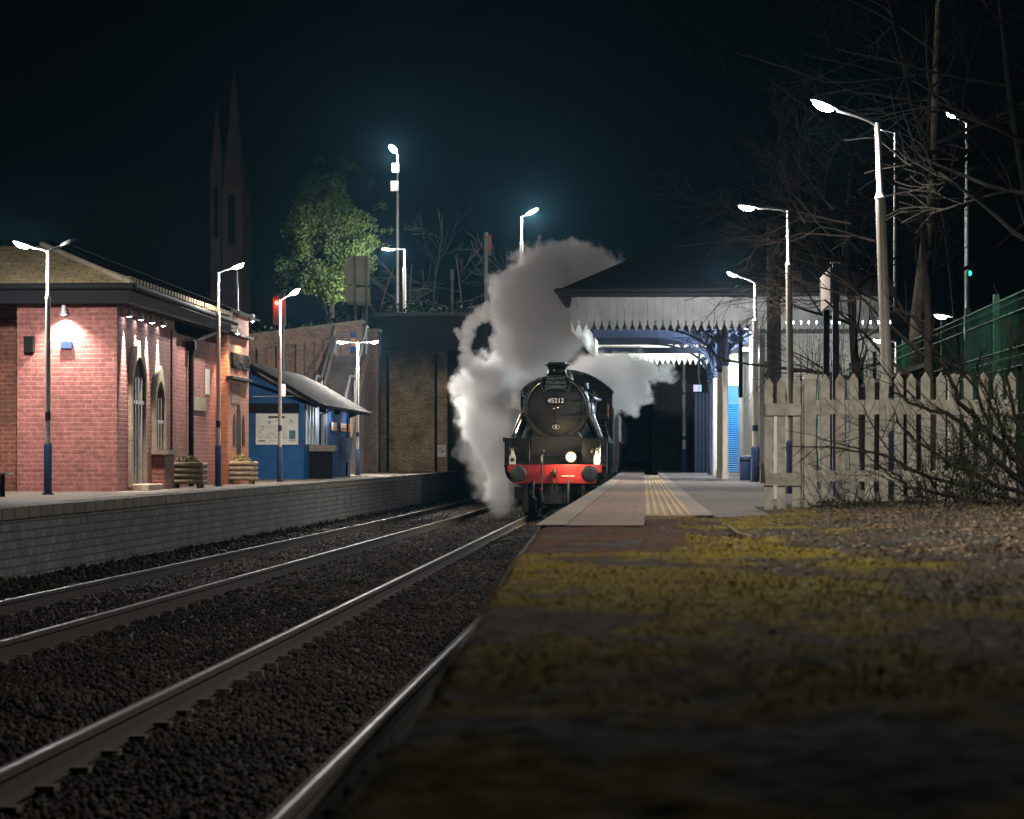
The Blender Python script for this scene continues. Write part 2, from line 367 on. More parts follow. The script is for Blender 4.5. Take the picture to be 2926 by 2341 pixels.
# loose ballast stones
def stones():
    rng = np.random.default_rng(3)
    def scatter(n, y0, y1, base, faces, smin, smax):
        u = rng.random(n); y = y0*(y1/y0)**u
        xa = np.interp(y, [p[0] for p in PLE], [p[1] for p in PLE]); xb = np.interp(y, [p[0] for p in PR], [p[1] for p in PR])
        x = xa+(xb-xa)*rng.random(n)
        tc = np.interp(y, [p[0] for p in TC], [p[1] for p in TC])
        for r in (RX_L, RX_R, tc, tc-1.47):
            near = np.abs(x-r) < .09; x = np.where(near, x+.2*np.sign(x-r+1e-6), x)
        z = np.array([bedz(a, b) for a, b in zip(x, y)])+rng.random(n)*.016
        s = smin+(smax-smin)*rng.random(n)
        q = rng.normal(size=(n, 4)); q /= np.linalg.norm(q, axis=1)[:, None]
        w, a, b, c = q.T
        Rm = np.stack([1-2*(b*b+c*c), 2*(a*b-c*w), 2*(a*c+b*w), 2*(a*b+c*w), 1-2*(a*a+c*c), 2*(b*c-a*w), 2*(a*c-b*w), 2*(b*c+a*w), 1-2*(a*a+b*b)], 1).reshape(n, 3, 3)
        sc = .65+.7*rng.random((n, 1, 3)); jit = 1+.26*rng.normal(size=(n, len(base), 1))
        v = base[None]*sc*jit*s[:, None, None]
        v = np.einsum('nij,nkj->nki', Rm, v)+np.stack([x, y, z], 1)[:, None]
        f = faces[None]+np.arange(n)[:, None, None]*len(base)
        return v.reshape(-1, 3), f.reshape(-1, 3)
    bm = bmesh.new(); bmesh.ops.create_icosphere(bm, subdivisions=1, radius=1)
    ico = np.array([v.co[:] for v in bm.verts]); icf = np.array([[v.index for v in f.verts] for f in bm.faces]); bm.free()
    octv = np.array([(1, 0, 0), (-1, 0, 0), (0, 1, 0), (0, -1, 0), (0, 0, 1), (0, 0, -1)], float)
    octf = np.array([(0, 2, 4), (2, 1, 4), (1, 3, 4), (3, 0, 4), (2, 0, 5), (1, 2, 5), (3, 1, 5), (0, 3, 5)])
    v1, f1 = scatter(52000, 8.5, 26, ico, icf, .011, .025)
    v2, f2 = scatter(42000, 26, 100, octv, octf, .028, .05)
    v = np.vstack([v1, v2]); f = np.vstack([f1, f2+len(v1)])
    me = bpy.data.meshes.new('ballast_gravel'); me.vertices.add(len(v)); me.vertices.foreach_set('co', v.ravel())
    me.loops.add(len(f)*3); me.loops.foreach_set('vertex_index', f.ravel()); me.polygons.add(len(f))
    me.polygons.foreach_set('loop_start', np.arange(len(f))*3); me.polygons.foreach_set('loop_total', np.full(len(f), 3))
    me.update(calc_edges=True); me.validate(); me.materials.append(M['stone'])
    o = bpy.data.objects.new('ballast_gravel', me); COL.objects.link(o)
    tag(o, 'brown stone ballast spread between and around the four rails', 'gravel', kind='stuff')
stones()

RAILP = [(-.035, 0), (.035, 0), (.035, -.035), (.009, -.05), (.009, -.13), (.065, -.15), (-.065, -.15), (-.009, -.13), (-.009, -.05), (-.035, -.035)]
def track(label, xf, loc):
    t = thing('railway_track', label, 'railway track', loc)
    for s in (0, 1):
        r = MB(); h = MB(); ys = [5+i*1.2 for i in range(56)]+[73+i*4 for i in range(25)]
        o = 0; n = len(RAILP)
        for y in ys:
            x = xf(y)[s]; r.v += [(x+a, y, b) for a, b in RAILP]; h.v += [(x-.004, y, .0015), (x+.020, y, .0015), (x+.018, y, .004), (x-.002, y, .004)]
        for i in range(len(ys)-1):
            for k in range(n): r.f.append((i*n+k, (i+1)*n+k, (i+1)*n+(k+1) % n, i*n+(k+1) % n))
            for k in range(4): h.f.append((i*4+k, (i+1)*4+k, (i+1)*4+(k+1) % 4, i*4+(k+1) % 4))
        ro = r.build('rail', 'rail_side', t); h.build('rail_head', 'rail_top', ro)
    for i in range(60):
        y = 8+.7*i; a, b = xf(y)
        MB().box(((a+b)/2, y, -.215), (2.45, .26, .07)).box((a-.1, y, -.152), (.09, .11, .05)).box((a+.1, y, -.152), (.09, .11, .05)).box((b-.1, y, -.152), (.09, .11, .05)).box((b+.1, y, -.152), (.09, .11, .05)).build('sleeper', 'sleeper', t)
track('railway track the steam locomotive stands on, rails shining and nearest the mossy platform', lambda y: (RX_L, RX_R), (-2.2, 5, 0))
track('curving railway track beside the brick platform wall, empty of trains', lambda y: (pl(TC, y)-1.47, pl(TC, y)), (-5.8, 5, 0))

# left platform
pt = struct(bpy.data.objects.new('platform_across', None)); COL.objects.link(pt); pt.location = (-9, 50, .9); pt.name = 'pavement_far_side'
sheet('platform_top', 8, 100, 60, -16, lambda y: pl(PLE, y)-.38, 12, lambda x, y: pl(ZL, y)+.012*noise.noise(Vector((x, y*.6, 1))), 'ltop', None, parent=pt)
c = MB(); w = MB()
ys = [8+i*.55 for i in range(168)]
for a, b in zip(ys, ys[1:]):
    j = .006*rnd.random(); za = pl(ZL, a)+.012+j
    xa, xb = pl(PLE, a), pl(PLE, b)
    c.add([(xa-.4, a+.01, za), (xa+.04, a+.01, za), (xb+.04, b-.01, za), (xb-.4, b-.01, za), (xa-.4, a+.01, za-.13), (xa+.04+j, a+.01, za-.13), (xb+.04+j, b-.01, za-.13), (xb-.4, b-.01, za-.13)],
          [(0, 1, 2, 3), (7, 6, 5, 4), (0, 4, 5, 1), (1, 5, 6, 2), (2, 6, 7, 3), (3, 7, 4, 0)])
c.build('coping', 'lcop', pt)
for a, b in zip(range(8, 100, 2), range(10, 102, 2)):
    w.quad((pl(PLE, a), a, -.3), (pl(PLE, b), b, -.3), (pl(PLE, b), b, pl(ZL, b)-.115), (pl(PLE, a), a, pl(ZL, a)-.115))
w.build('platform_wall', 'dark_brick', pt, recalc=False)

# right platform: paved beyond 21.5 m, overgrown before
pr = struct(bpy.data.objects.new('pavement_near_side', None)); COL.objects.link(pr); pr.location = (1, 60, .9)
Y0 = 21.4
def strip(name, xa, xb, dz, m, y0=Y0, y1=108): return sheet(name, y0, y1, 70, lambda y: -.8+xa, -.8+xb, 3, lambda x, y: pl(ZR, y)+dz+.006*noise.noise(Vector((x*1.5, y*.5, 5))), m, None, parent=pr)
strip('coping', -.03, .2, .004, 'coping', 18.7)
strip('brick_paving', .2, .8, 0, 'paver', 18.7)
strip('slab_paving', 1.24, 1.42, .002, 'coping', 22)
strip('asphalt', 1.42, 9, -.002, 'asphalt')
tb = MB(); ty = MB()
tb.b2((0.0, Y0+.3, .8), (.44, 76, .917))
for k in range(6):
    x = .035+k*.073
    y = Y0+.4
    while y < 76:
        ty.b2((x-.017, y, .917), (x+.017, y+.375, .925)); y += .4
tp = tb.build('tactile_paving', 'tact', pr); ty.build('raised_rib', 'tacty', tp)
w = MB()
for a, b in zip(list(range(2, 20, 1))+list(range(20, 110, 3)), list(range(3, 21, 1))+list(range(23, 113, 3))):
    w.quad((pl(PR, a), a, -.4), (pl(PR, b), b, -.4), (pl(PR, b), b, pl(ZR, b)-.012), (pl(PR, a), a, pl(ZR, a)-.012))
w.build('platform_wall', 'dark_brick', pr, recalc=False)

# overgrown near end: mossy broken slabs, rising to soil on the right
def mossk(x, y):
    """how mossy the old platform is at a spot, 0 to 1"""
    n = .9*fbm(Vector((x*1.1, y*.8, 3)), 6)+.45*fbm(Vector((x*5, y*2.4, 8)), 5)
    b = .13-.8*max(0, x-(.75+.3*math.sin(y*.7)))-(.5*max(0, (y-12.2)) if x < .25 else 0)
    return max(0, min(1, (n+b)/.62+.5))
def mossz(x, y):
    e = x-pl(PR, y)
    z = .912
    z += .02*fbm(Vector((x*.9, y*.9, 0)))+.011*fbm(Vector((x*4, y*3.2, 2)))
    z += .006*noise.noise(Vector((x*22, y*22, 4)))
    if y < 17: z += .012*noise.noise(Vector((x*60, y*60, 9)))*0.5
    z += .10*max(0, min(1, (x-1.0)/1.6))*max(0, min(1, (y-9)/9))
    # joints between old slabs running across the edge
    k = abs((y*1.1+.25*noise.noise(Vector((x*.8, y*.3, 7)))) % 1-.5)
    z -= .006*max(0, 1-k/.06)*max(0, 1-e/1.3)
    mk = mossk(x, y); z += mk*(.014+.010*abs(noise.noise(Vector((x*30, y*30, 6)))))
    if e < .03: z -= .03*(1-e/.03)+.02*abs(noise.noise(Vector((0, y*3, 0))))
    if y > 20.2: z -= .03*(y-20.2)/1.4*max(0, min(1, (1.0-x)/.5))
    return z
def mossmat():
    m, N, L, B = newmat('mossy_old_platform'); geo = N.new('ShaderNodeNewGeometry')
    def nz(s, d=5, r=.6, off=0.0, sx=1, sy=1):
        mp = N.new('ShaderNodeMapping'); mp.inputs['Scale'].default_value = (sx, sy, 1); mp.inputs['Location'].default_value = (off, off*2, 0)
        n = N.new('ShaderNodeTexNoise'); n.inputs['Scale'].default_value = s; n.inputs['Detail'].default_value = d; n.inputs['Roughness'].default_value = r
        L.new(geo.outputs['Position'], mp.inputs[0]); L.new(mp.outputs[0], n.inputs['Vector']); return n.outputs['Fac']
    def rng_(v, a, b):
        q = N.new('ShaderNodeMapRange'); q.inputs['From Min'].default_value = a; q.inputs['From Max'].default_value = b; L.new(v, q.inputs['Value']); return q.outputs[0]
    def mix(f, a, b):
        x = N.new('ShaderNodeMix'); x.data_type = 'RGBA'; L.new(f, x.inputs['Factor'])
        for k, v in (('A', a), ('B', b)):
            if isinstance(v, tuple): x.inputs[k].default_value = (*v, 1)
            else: L.new(v, x.inputs[k])
        return x.outputs['Result']
    slab = mix(rng_(nz(2.3, off=9), .35, .65), (.022, .02, .018), (.085, .08, .076))
    soil = mix(rng_(nz(26), .35, .65), (.014, .011, .008), (.11, .08, .06))
    base = mix(rng_(nz(1.6, 7, .7, 4, 1, .5), .45, .53), slab, soil)
    sp = N.new('ShaderNodeSeparateXYZ'); L.new(geo.outputs['Position'], sp.inputs[0])
    # worn red bricks near the paved end
    bt = mix(rng_(nz(7, off=3), .4, .6), (.12, .048, .028), (.06, .03, .02))
    a = rng_(sp.outputs['Y'], 12.3, 13.3); b = rng_(sp.outputs['X'], .75, .35)
    mm = N.new('ShaderNodeMath'); mm.operation = 'MULTIPLY'; L.new(a, mm.inputs[0]); L.new(b, mm.inputs[1])
    c_ = rng_(nz(2.3, 7, .78, 6, 1, .8), .44, .58); m3 = N.new('ShaderNodeMath'); m3.operation = 'MULTIPLY'; L.new(mm.outputs[0], m3.inputs[0]); L.new(c_, m3.inputs[1])
    base = mix(m3.outputs[0], base, bt)
    moss = mix(rng_(nz(38, 4, .7), .3, .7), (.075, .062, .010), (.34, .26, .028))
    at_ = N.new('ShaderNodeAttribute'); at_.attribute_name = 'moss'; ad_ = N.new('ShaderNodeMath'); ad_.operation = 'MULTIPLY_ADD'; ad_.inputs[1].default_value = 1.0; L.new(nz(33, 5, .7), ad_.inputs[0]); L.new(at_.outputs['Fac'], ad_.inputs[2])
    f1 = rng_(ad_.outputs[0], .78, 1.28)
    inv = N.new('ShaderNodeMath'); inv.operation = 'SUBTRACT'; inv.inputs[0].default_value = 1.0; L.new(m3.outputs[0], inv.inputs[1])
    fb = N.new('ShaderNodeMath'); fb.operation = 'MULTIPLY'; L.new(f1, fb.inputs[0]); L.new(inv.outputs[0], fb.inputs[1])
    L.new(mix(fb.outputs[0], base, moss), B.inputs['Base Color'])
    B.inputs['Roughness'].default_value = .95; B.inputs['Specular IOR Level'].default_value = .15
    bp = N.new('ShaderNodeBump'); bp.inputs['Strength'].default_value = .9; bp.inputs['Distance'].default_value = .02
    L.new(nz(60, 8, .8), bp.inputs['Height']); L.new(bp.outputs['Normal'], B.inputs['Normal'])
    return m
M['moss'] = mossmat()
gm = sheet('ground_mossy_platform', 2.0, 26, 760, lambda y: pl(PR, y)-.02, 7.5, 240, lambda x, y: mossz(x, y)-(.06 if (y > 21.6 and x < 1.15) or (y > 18.75 and x < -.02) else 0), 'moss', power=2)
ka = gm.data.attributes.new('moss', 'FLOAT', 'POINT'); ka.data.foreach_set('value', [mossk(v.co.x, v.co.y) for v in gm.data.vertices])
def tufts():
    k = MB(); r = random.Random(23); n = 0
    while n < 22000:
        y = 5*(21/5)**r.random(); x = pl(PR, y)+.02+r.random()*2.6
        if mossk(x, y) < .35+.6*r.random(): n += .2; continue
        n += 1; z = mossz(x, y)-.003; h = r.uniform(.004, .012); a = r.random()*6.28; w_ = r.uniform(.003, .008)
        ca, sa = math.cos(a)*w_, math.sin(a)*w_
        k.add([(x-ca, y-sa, z), (x+ca, y+sa, z), (x+r.uniform(-.008, .008), y+r.uniform(-.008, .008), z+h)], [(0, 1, 2)])
    tag(k.build('moss_tufts', 'tuft', recalc=False), 'yellow green moss tufts scattered over the old platform slabs', 'moss', kind='stuff')
tufts()

# dead grass, stalks and fallen leaves on the overgrown end
def litter():
    g = MB(); l = MB(); r = random.Random(11)
    for i in range(26000):
        y = 5.5*(24/5.5)**r.random(); x = pl(PR, y)+.1+r.random()**.75*(5.2)
        d = noise.noise(Vector((x*.7, y*.5, 3)))
        lim = (x-.2)/1.6+.15
        if r.random() > lim*(.75+d) and not (y > 18 and x > .9): continue
        if y > 21.4 and x < 1.25: continue
        z = mossz(x, y)
        if r.random() < .45:
            h = .02+.05*r.random()+.05*(r.random() < .06); a = r.random()*6.28; b = r.uniform(.2, 1.3)
            tip = (x+math.cos(a)*h*b, y+math.sin(a)*h*b, z+h); w_ = .0022
            g.add([(x-w_, y, z-.005), (x+w_, y, z-.005), tip], [(0, 1, 2)])
        else:
            s = r.uniform(.008, .024); a = r.random()*6.28; t = r.uniform(-.6, .6); ca, sa = math.cos(a)*s, math.sin(a)*s
            zz = z+.006+.008*r.random()
            l.add([(x+ca, y+sa, zz+t*s), (x-sa*.6, y+ca*.6, zz+.3*s), (x-ca, y-sa, zz-t*s*.4), (x+sa*.6, y-ca*.6, zz)], [(0, 1, 2, 3)])
    tag(g.build('dead_grass', 'grass', recalc=False), 'thin dead grass stalks growing over the mossy platform end', 'grass', kind='stuff')
    tag(l.build('fallen_leaves', 'litter', recalc=False), 'brown fallen leaves lying over the mossy platform end', 'leaves', kind='stuff')
litter()
# ------------------------------------------------------------------ locomotive (local: x across, y back from the buffer beam, z above rail)
LX, LY = -2.2, 60.1
def loco():
    t = thing('steam_locomotive', 'black steam locomotive with red buffer beam and lit headlight, numbered 45212', 'locomotive', (LX, LY, 0))
    P = lambda x, y, z: (LX+x, LY+y, z)
    def T(mb): mb.v = [(LX+a, LY+b, c) for a, b, c in mb.v]; return mb
    BZ = 2.69
    # boiler and smokebox
    b = MB(); b.lathe((0, 0, BZ), [(.0, 1.02), (.79, 1.02), (.815, 1.06), (.815, 2.6)], 40, 'Y'); T(b).build('smokebox', 'loco_matt', t, smooth=True)
    d = MB(); d.lathe((0, 0, BZ), [(0, .86), (.12, .862), (.3, .88), (.5, .925), (.62, .975), (.665, .99), (.68, 1.0), (.68, 1.03)], 40, 'Y')
    door = T(d).build('smokebox_door', 'loco_matt', t, smooth=True)
    h = MB()
    for z in (BZ+.22, BZ-.22): h.b2((-.02, .845, z-.03), (.66, .90, z+.03))
    h.b2((.655, .93, BZ-.32), (.7, .99, BZ+.32)); T(h).build('hinge', 'loco_matt', door)
    h = MB(); h.tube([(0, .86, BZ), (0, .78, BZ)], .03, 10); h.tube([(0, .79, BZ+.03), (0, .79, BZ-.3)], [.016, .011], 6); h.tube([(-.07, .8, BZ-.02), (.07, .8, BZ+.02)], .01, 6)
    T(h).build('door_handle', 'steel', door)
    n = MB(); n.b2((-.235, .815, BZ+.10), (.235, .84, BZ+.255)); npl = T(n).build('number_plate', 'black', t)
    text('plate_number', '45212', .165, 'white_ink', P(0, .812, BZ+.177), FRONT, npl)
    n = MB(); n.lathe((0, .84, BZ-.47), [(0, -.01), (.09, -.01), (.09, .03)], 20, 'Y'); n.v = [(a, b_, (c-(BZ-.47))*.6+BZ-.47) for a, b_, c in n.v]
    sp_ = T(n).build('shed_plate', 'black', t); text('plate_letters', '8', .085, 'white_ink', P(0, .826, BZ-.47), FRONT, sp_)
    r = MB()
    for k in range(28):
        a, c = 2*math.pi*k/28, 2*math.pi*(k+1)/28
        r.tube([(.085*math.cos(a), .826, BZ-.47+.05*math.sin(a)), (.085*math.cos(c), .826, BZ-.47+.05*math.sin(c))], .004, 4)
    T(r).build('plate_rim', 'white_ink', sp_)
    # handrail arching round the smokebox front
    r = MB(); r.tube([(.75*math.cos(R(a)), .94, BZ+.75*math.sin(R(a))) for a in range(-8, 189, 7)], .014, 6); T(r).build('handrail', 'steel', t, smooth=True)
    r = MB()
    for s in (-1, 1): r = MB(); r.tube([(s*.87, 1.2, BZ+.32), (s*.92, 9.0, BZ+.42)], .014, 6); T(r).build('handrail', 'steel', t)
    # boiler barrel (widening), firebox
    b = MB(); b.lathe((0, 0, BZ), [(.76, 2.55), (.76, 2.6), (.78, 2.62), (.86, 7.0), (.86, 7.1)], 36, 'Y'); T(b).build('boiler', 'loco', t, smooth=True)
    def arch(wb, wt, z0, zt, n=14):
        pts = [(-wb, z0), (-wt, zt-.55)]
        for i in range(n+1):
            a = math.pi-math.pi*i/n; pts.append((wt*math.cos(a), zt-.55+.55*math.sin(a)))
        return pts+[(wb, z0)]
    b = MB(); b.xz(arch(.7, .88, 1.3, 3.62), 7.0, 9.6); T(b).build('firebox', 'loco', t)
    # chimney, dome, top feed
    c = MB(); c.lathe((0, 1.72, 0), [(.33, 3.42), (.29, 3.5), (.245, 3.58), (.235, 3.66), (.24, 3.72), (.27, 3.765), (.32, 3.79), (.325, 3.805), (.29, 3.82), (.235, 3.83), (.235, 3.86), (.2, 3.86), (.19, 3.6)], 32, 'Z')
    T(c).build('chimney', 'loco', t, smooth=True)
    c = MB(); c.lathe((0, 5.2, 0), [(.36, 3.3), (.31, 3.5), (.28, 3.68), (.2, 3.78), (.08, 3.82), (0, 3.82)], 24, 'Z'); T(c).build('dome', 'loco', t, smooth=True)
    # headboard
    prof = [(-.385, 3.16), (-.25, 3.12)]
    lower = [(-.315, 3.11)]+[(x/100, 3.11+.075*(1-(x/31.5)**2)) for x in range(-28, 29, 4)]+[(.315, 3.11)]
    poly = lower+[(.355, 3.2), (.405, 3.28), (.36, 3.36), (.345, 3.46), (.25, 3.475), (.12, 3.5), (0, 3.505), (-.12, 3.5), (-.25, 3.475), (-.345, 3.46), (-.36, 3.36), (-.405, 3.28), (-.355, 3.2)]
    k = MB(); k.xz(poly, .78, .81); hb = T(k).build('headboard', 'black', t)
    k = MB()
    for (a, c_), (a2, c2) in zip(poly, poly[1:]+poly[:1]): k.tube([(a*.97, .776, 3.31+(c_-3.31)*.96), (a2*.97, .776, 3.31+(c2-3.31)*.96)], .0035, 4)
    T(k).build('headboard_border', 'letter', hb)
    for s, z, sz in (('RAILWAY', 3.425, .105), ('TOURING', 3.318, .112), ('COMPANY', 3.212, .112)): text('headboard_lettering', s, sz, 'letter', P(0, .774, z), FRONT, hb, ext=.001)
    # front platform sweeping up to the running plate, buffer beam
    f = MB(); prof = [(.16, 1.27), (.5, 1.3), (.75, 1.36), (.92, 1.5), (1.0, 1.72), (1.06, 1.9), (1.25, 1.93), (1.25, 1.88), (1.12, 1.86), (1.06, 1.7), (.98, 1.46), (.8, 1.3), (.5, 1.24), (.16, 1.22)]
    f.yz(prof, -1.26, 1.26); T(f).build('front_platform', 'loco_matt', t)
    s_ = MB(); s_.b2((-.62, .95, 1.25), (.62, 2.5, 1.98)); s_.xz([(-.62, 1.95), (-.5, 2.2), (-.6, 2.45), (.6, 2.45), (.5, 2.2), (.62, 1.95)], 1.05, 2.5); T(s_).build('smokebox_saddle', 'loco_matt', t)
    beam = [(-1.16, 1.285), (1.16, 1.285), (1.16, 1.12), (1.13, 1.09), (1.04, 1.07), (1.02, .82), (-1.02, .82), (-1.04, 1.07), (-1.13, 1.09), (-1.16, 1.12)]
    k = MB(); k.xz(beam, .02, .14); T(k).build('buffer_beam', 'red', t, bevel=.006)
    text('beam_lettering', 'CARNFORTH', .055, 'white_ink', P(.32, .012, 1.0), FRONT, t)
    for s in (-1, 1):
        k = MB(); k.lathe((s*.867, 0, 1.055), [(0, -.49), (.12, -.488), (.19, -.475), (.205, -.46), (.205, -.435), (.06, -.42), (.055, -.25), (.105, -.24), (.12, -.02), (.165, -.01), (.165, .02)], 28, 'Y')
        T(k).build('buffer', 'buffer', t, smooth=True)
    k = MB(); k.b2((-.05, -.06, 1.0), (.05, .02, 1.14)); k.tube([(0, 0, 1.05), (0, -.16, 1.05), (0, -.22, 1.1), (0, -.19, 1.17)], [.035, .035, .03, .02], 8)
    for j in range(3):
        z0 = 1.03-j*.2
        k.tube([(-.05, -.17-j*.01, z0), (-.05, -.17, z0-.22), (.05, -.17, z0-.22), (.05, -.17-j*.01, z0), (-.05, -.17, z0)], .018, 6)
    T(k).build('coupling', 'buffer', t)
    hoses = []
    k = MB(); k.tube([(-.31, -.05, .95), (-.31, -.06, 1.45), (-.31, -.1, 1.56), (-.33, -.16, 1.5), (-.33, -.17, 1.36)], .032, 8); T(k).build('brake_hose', 'buffer', t, smooth=True)
    k = MB(); k.tube([(-.5, -.03, .9), (-.52, -.1, .75), (-.52, -.1, .5), (-.45, -.1, .42)], .03, 8); T(k).build('brake_hose', 'buffer', t, smooth=True)
    k = MB(); k.tube([(.34, -.03, .9), (.34, -.12, .7), (.34, -.12, .35)], .035, 8); T(k).build('heating_hose', 'buffer', t, smooth=True)
    k = MB(); k.tube([(-.31, -.05, .95), (-.31, -.08, .6), (-.3, -.1, .38)], .025, 8); T(k).build('brake_hose', 'buffer', t, smooth=True)
    k = MB(); k.lathe((-.27, -.1, 1.62), [(.0, -.02), (.03, -.02), (.035, .02), (0, .03)], 8); k.b2((-.36, -.14, .66), (-.28, -.08, .72)); T(k).build('hose_cock', 'copper', t)
    # frames below the beam, guard irons, bogie
    k = MB(); k.b2((-.62, .1, .55), (-.58, 4, 1.27)); k.b2((.58, .1, .55), (.62, 4, 1.27)); k.b2((-.28, .12, .32), (.28, .2, .82)); k.b2((-.62, .3, .62), (.62, .36, .84)); T(k).build('main_frame', 'loco_matt', t)
    for s in (-1, 1):
        k = MB(); k.b2((s*.70-.045, .05, .12), (s*.70+.045, .09, .84)); T(k).build('guard_iron', 'loco_matt', t); k = MB(); k.b2((s*.79-.035, .5, .1), (s*.79+.035, .55, .7)); T(k).build('guard_iron', 'loco_matt', t)
    k = MB(); k.b2((-.55, .9, .5), (.55, 3.6, .75)); k.b2((-1.05, 1.1, .42), (-.8, 3.4, .72)); k.b2((.8, 1.1, .42), (1.05, 3.4, .72)); T(k).build('bogie', 'loco_matt', t)
    def wheel(y, rr, xx):
        k = MB(); s = 1 if xx > 0 else -1
        k.lathe((0, y, rr), [(rr+.03, xx-s*.0), (rr+.03, xx+s*.03), (rr, xx+s*.035), (rr-.008, xx+s*.13), (rr-.08, xx+s*.13), (rr-.08, xx+s*.05), (.12, xx+s*.06), (.12, xx+s*.16), (.0, xx+s*.16)], 32, 'X')
        T(k).build('wheel', 'loco_matt', t, smooth=True)
    for y in (1.45, 3.35):
        for x in (-.68, .68): wheel(y, .51, x)
    for y in (4.6, 6.75, 9.1):
        for x in (-.68, .68): wheel(y, .914, x)
    # cylinders with curved wrappers, under the high running plates
    for s in (-1, 1):
        k = MB(); cp = [(.64, 1.93), (1.27, 1.93), (1.27, 1.25), (1.255, 1.08), (1.2, .95), (1.08, .85), (.9, .8), (.64, .8)]
        k.xz([(s*a, c_) for a, c_ in cp], .62, 2.3); cy = T(k).build('cylinder', 'loco', t, bevel=.01)
        k = MB(); k.lathe((s*.98, 0, 1.13), [(0, .56), (.2, .57), (.25, .6), (.25, .63)], 24, 'Y'); k.lathe((s*.98, 0, 1.62), [(0, .5), (.11, .52), (.13, .56), (.13, .63)], 20, 'Y'); k.tube([(s*.98, .3, 1.62), (s*.98, .6, 1.62)], .05, 10)
        T(k).build('cylinder_cover', 'loco', cy, smooth=True)
        k = MB(); k.b2((s*.62, 1.2, 1.91), (s*1.3, 9.0, 1.95)); k.b2((s*1.27, .62, 1.84), (s*1.31, 9.0, 1.96)); T(k).build('running_plate', 'loco', t)
        # steel bar, stands for light caught on the outside steam pipe cover
        k = MB(); k.prism([(1.25, -0.0), (1.36, 0), (1.36, .09), (1.25, .09)], lambda u, v, w: (s*(.79+v+.27*(1-w)), u, 1.97+.62*w), 0, 1); T(k).build('pipe_cover_glint', 'steel', t, bevel=.02)
        k = MB(); k.tube([(s*.82, 1.7, 2.5), (s*1.05, 1.7, 1.93)], .13, 14); T(k).build('steam_pipe_cover', 'loco', t, smooth=True)
        k = MB(); k.tube([(s*.78, .9, 1.95), (s*.8, .9, 1.62)], .012, 6); T(k).build('handrail', 'steel', t); k = MB(); k.tube([(s*1.12, .05, 1.3), (s*1.12, .05, 1.75), (s*1.1, .3, 1.93)], .011, 6); T(k).build('handrail', 'steel', t)
        # steps and pipes at the side
        k = MB(); k.b2((s*1.1, 3.0, .4), (s*1.3, 3.25, .43)); k.b2((s*1.1, 3.0, .8), (s*1.3, 3.25, .83)); k.b2((s*1.1, 3.24, .4), (s*1.3, 3.27, 1.92)); k.b2((s*1.06, 9.0, .4), (s*1.3, 9.3, .44)); k.b2((s*1.06, 9.0, .85), (s*1.3, 9.3, .89)); k.b2((s*1.06, 9.29, .4), (s*1.3, 9.32, 1.6)); T(k).build('step', 'loco_matt', t)
        k = MB(); k.b2((s*.9, 4.4, .82), (s*.98, 9.2, 1.0)); T(k).build('coupling_rod', 'buffer', t)
    # right-hand pipework, ejector, pipes
    k = MB(); k.tube([(.86, 2.2, 2.98), (.93, 6.4, 3.02), (.95, 9.0, 3.1)], .05, 10); k.tube([(.9, 5.0, 2.55), (1.12, 5.0, 2.5), (1.15, 5.2, 2.1), (1.28, 5.2, 1.95)], .045, 8); T(k).build('ejector_pipe', 'loco', t, smooth=True)
    k = MB(); k.tube([(.8, 1.3, 3.05), (1.0, 1.35, 3.02)], .05, 10); T(k).build('feed_pipe', 'loco', t, smooth=True); k = MB(); k.tube([(.95, 3.1, 2.5), (1.27, 3.1, 2.45)], .075, 12); T(k).build('feed_pipe', 'loco', t, smooth=True); k = MB(); k.tube([(1.0, 3.1, 2.3), (1.2, 3.1, 2.26), (1.22, 3.15, 2.1), (1.3, 3.15, 1.9), (1.31, 3.1, 1.1)], .028, 8); T(k).build('feed_pipe', 'loco', t, smooth=True); k = MB(); k.tube([(.78, 1.2, 3.2), (.86, 1.4, 2.85), (.9, 1.6, 2.2)], .02, 6); T(k).build('feed_pipe', 'loco', t, smooth=True)
    k = MB(); k.tube([(1.18, 8.2, 2.55), (1.18, 8.2, 2.95)], .03, 8); T(k).build('copper_pipe', 'copper', t)
    k = MB()
    for s in (-1, 1): k.tube([(s*.80, 1.1, 2.85), (s*.84, 2.5, 2.87)], .02, 6)
    k.lathe((.7, 3.0, 3.25), [(.0, -.1), (.06, -.1), (.07, 0), (.05, .12), (0, .14)], 12); T(k).build('fitting', 'steel', t, smooth=True)
    # cab
    cab = []
    def roofz(x): return 3.92-.60*(abs(x)/1.3)**2.1
    pts = [(-1.3+.1*i, roofz(-1.3+.1*i)) for i in range(27)]
    k = MB(); k.xz([(-1.3, 1.5)]+pts+[(1.3, 1.5)], 9.05, 9.12); k.b2((-1.31, 9.05, 1.3), (-1.27, 11.2, 2.45)); k.b2((1.27, 9.05, 1.3), (1.31, 11.2, 2.45)); cb = T(k).build('cab', 'loco', t)
    k = MB(); k.xz([(a*1.02, c_+.02) for a, c_ in pts]+[(a*1.0, c_-.02) for a, c_ in pts[::-1]], 8.95, 11.6); T(k).build('cab_roof', 'loco', cb)
    for s in (-1, 1):
        k = MB(); k.b2((s*.94-.2, 9.03, 2.75), (s*.94+.2, 9.05, 3.2)); T(k).build('spectacle_window', 'glass', cb, bevel=.03)
    k = MB(); k.tube([(-1.36, 9.1, 2.5), (-1.36, 9.1, 3.25)], .014, 6); k.tube([(-1.3, 9.1, 2.5), (-1.38, 9.1, 2.5)], .014, 6); k.tube([(-1.3, 9.1, 3.25), (-1.38, 9.1, 3.25)], .014, 6); T(k).build('handrail', 'steel', cb)
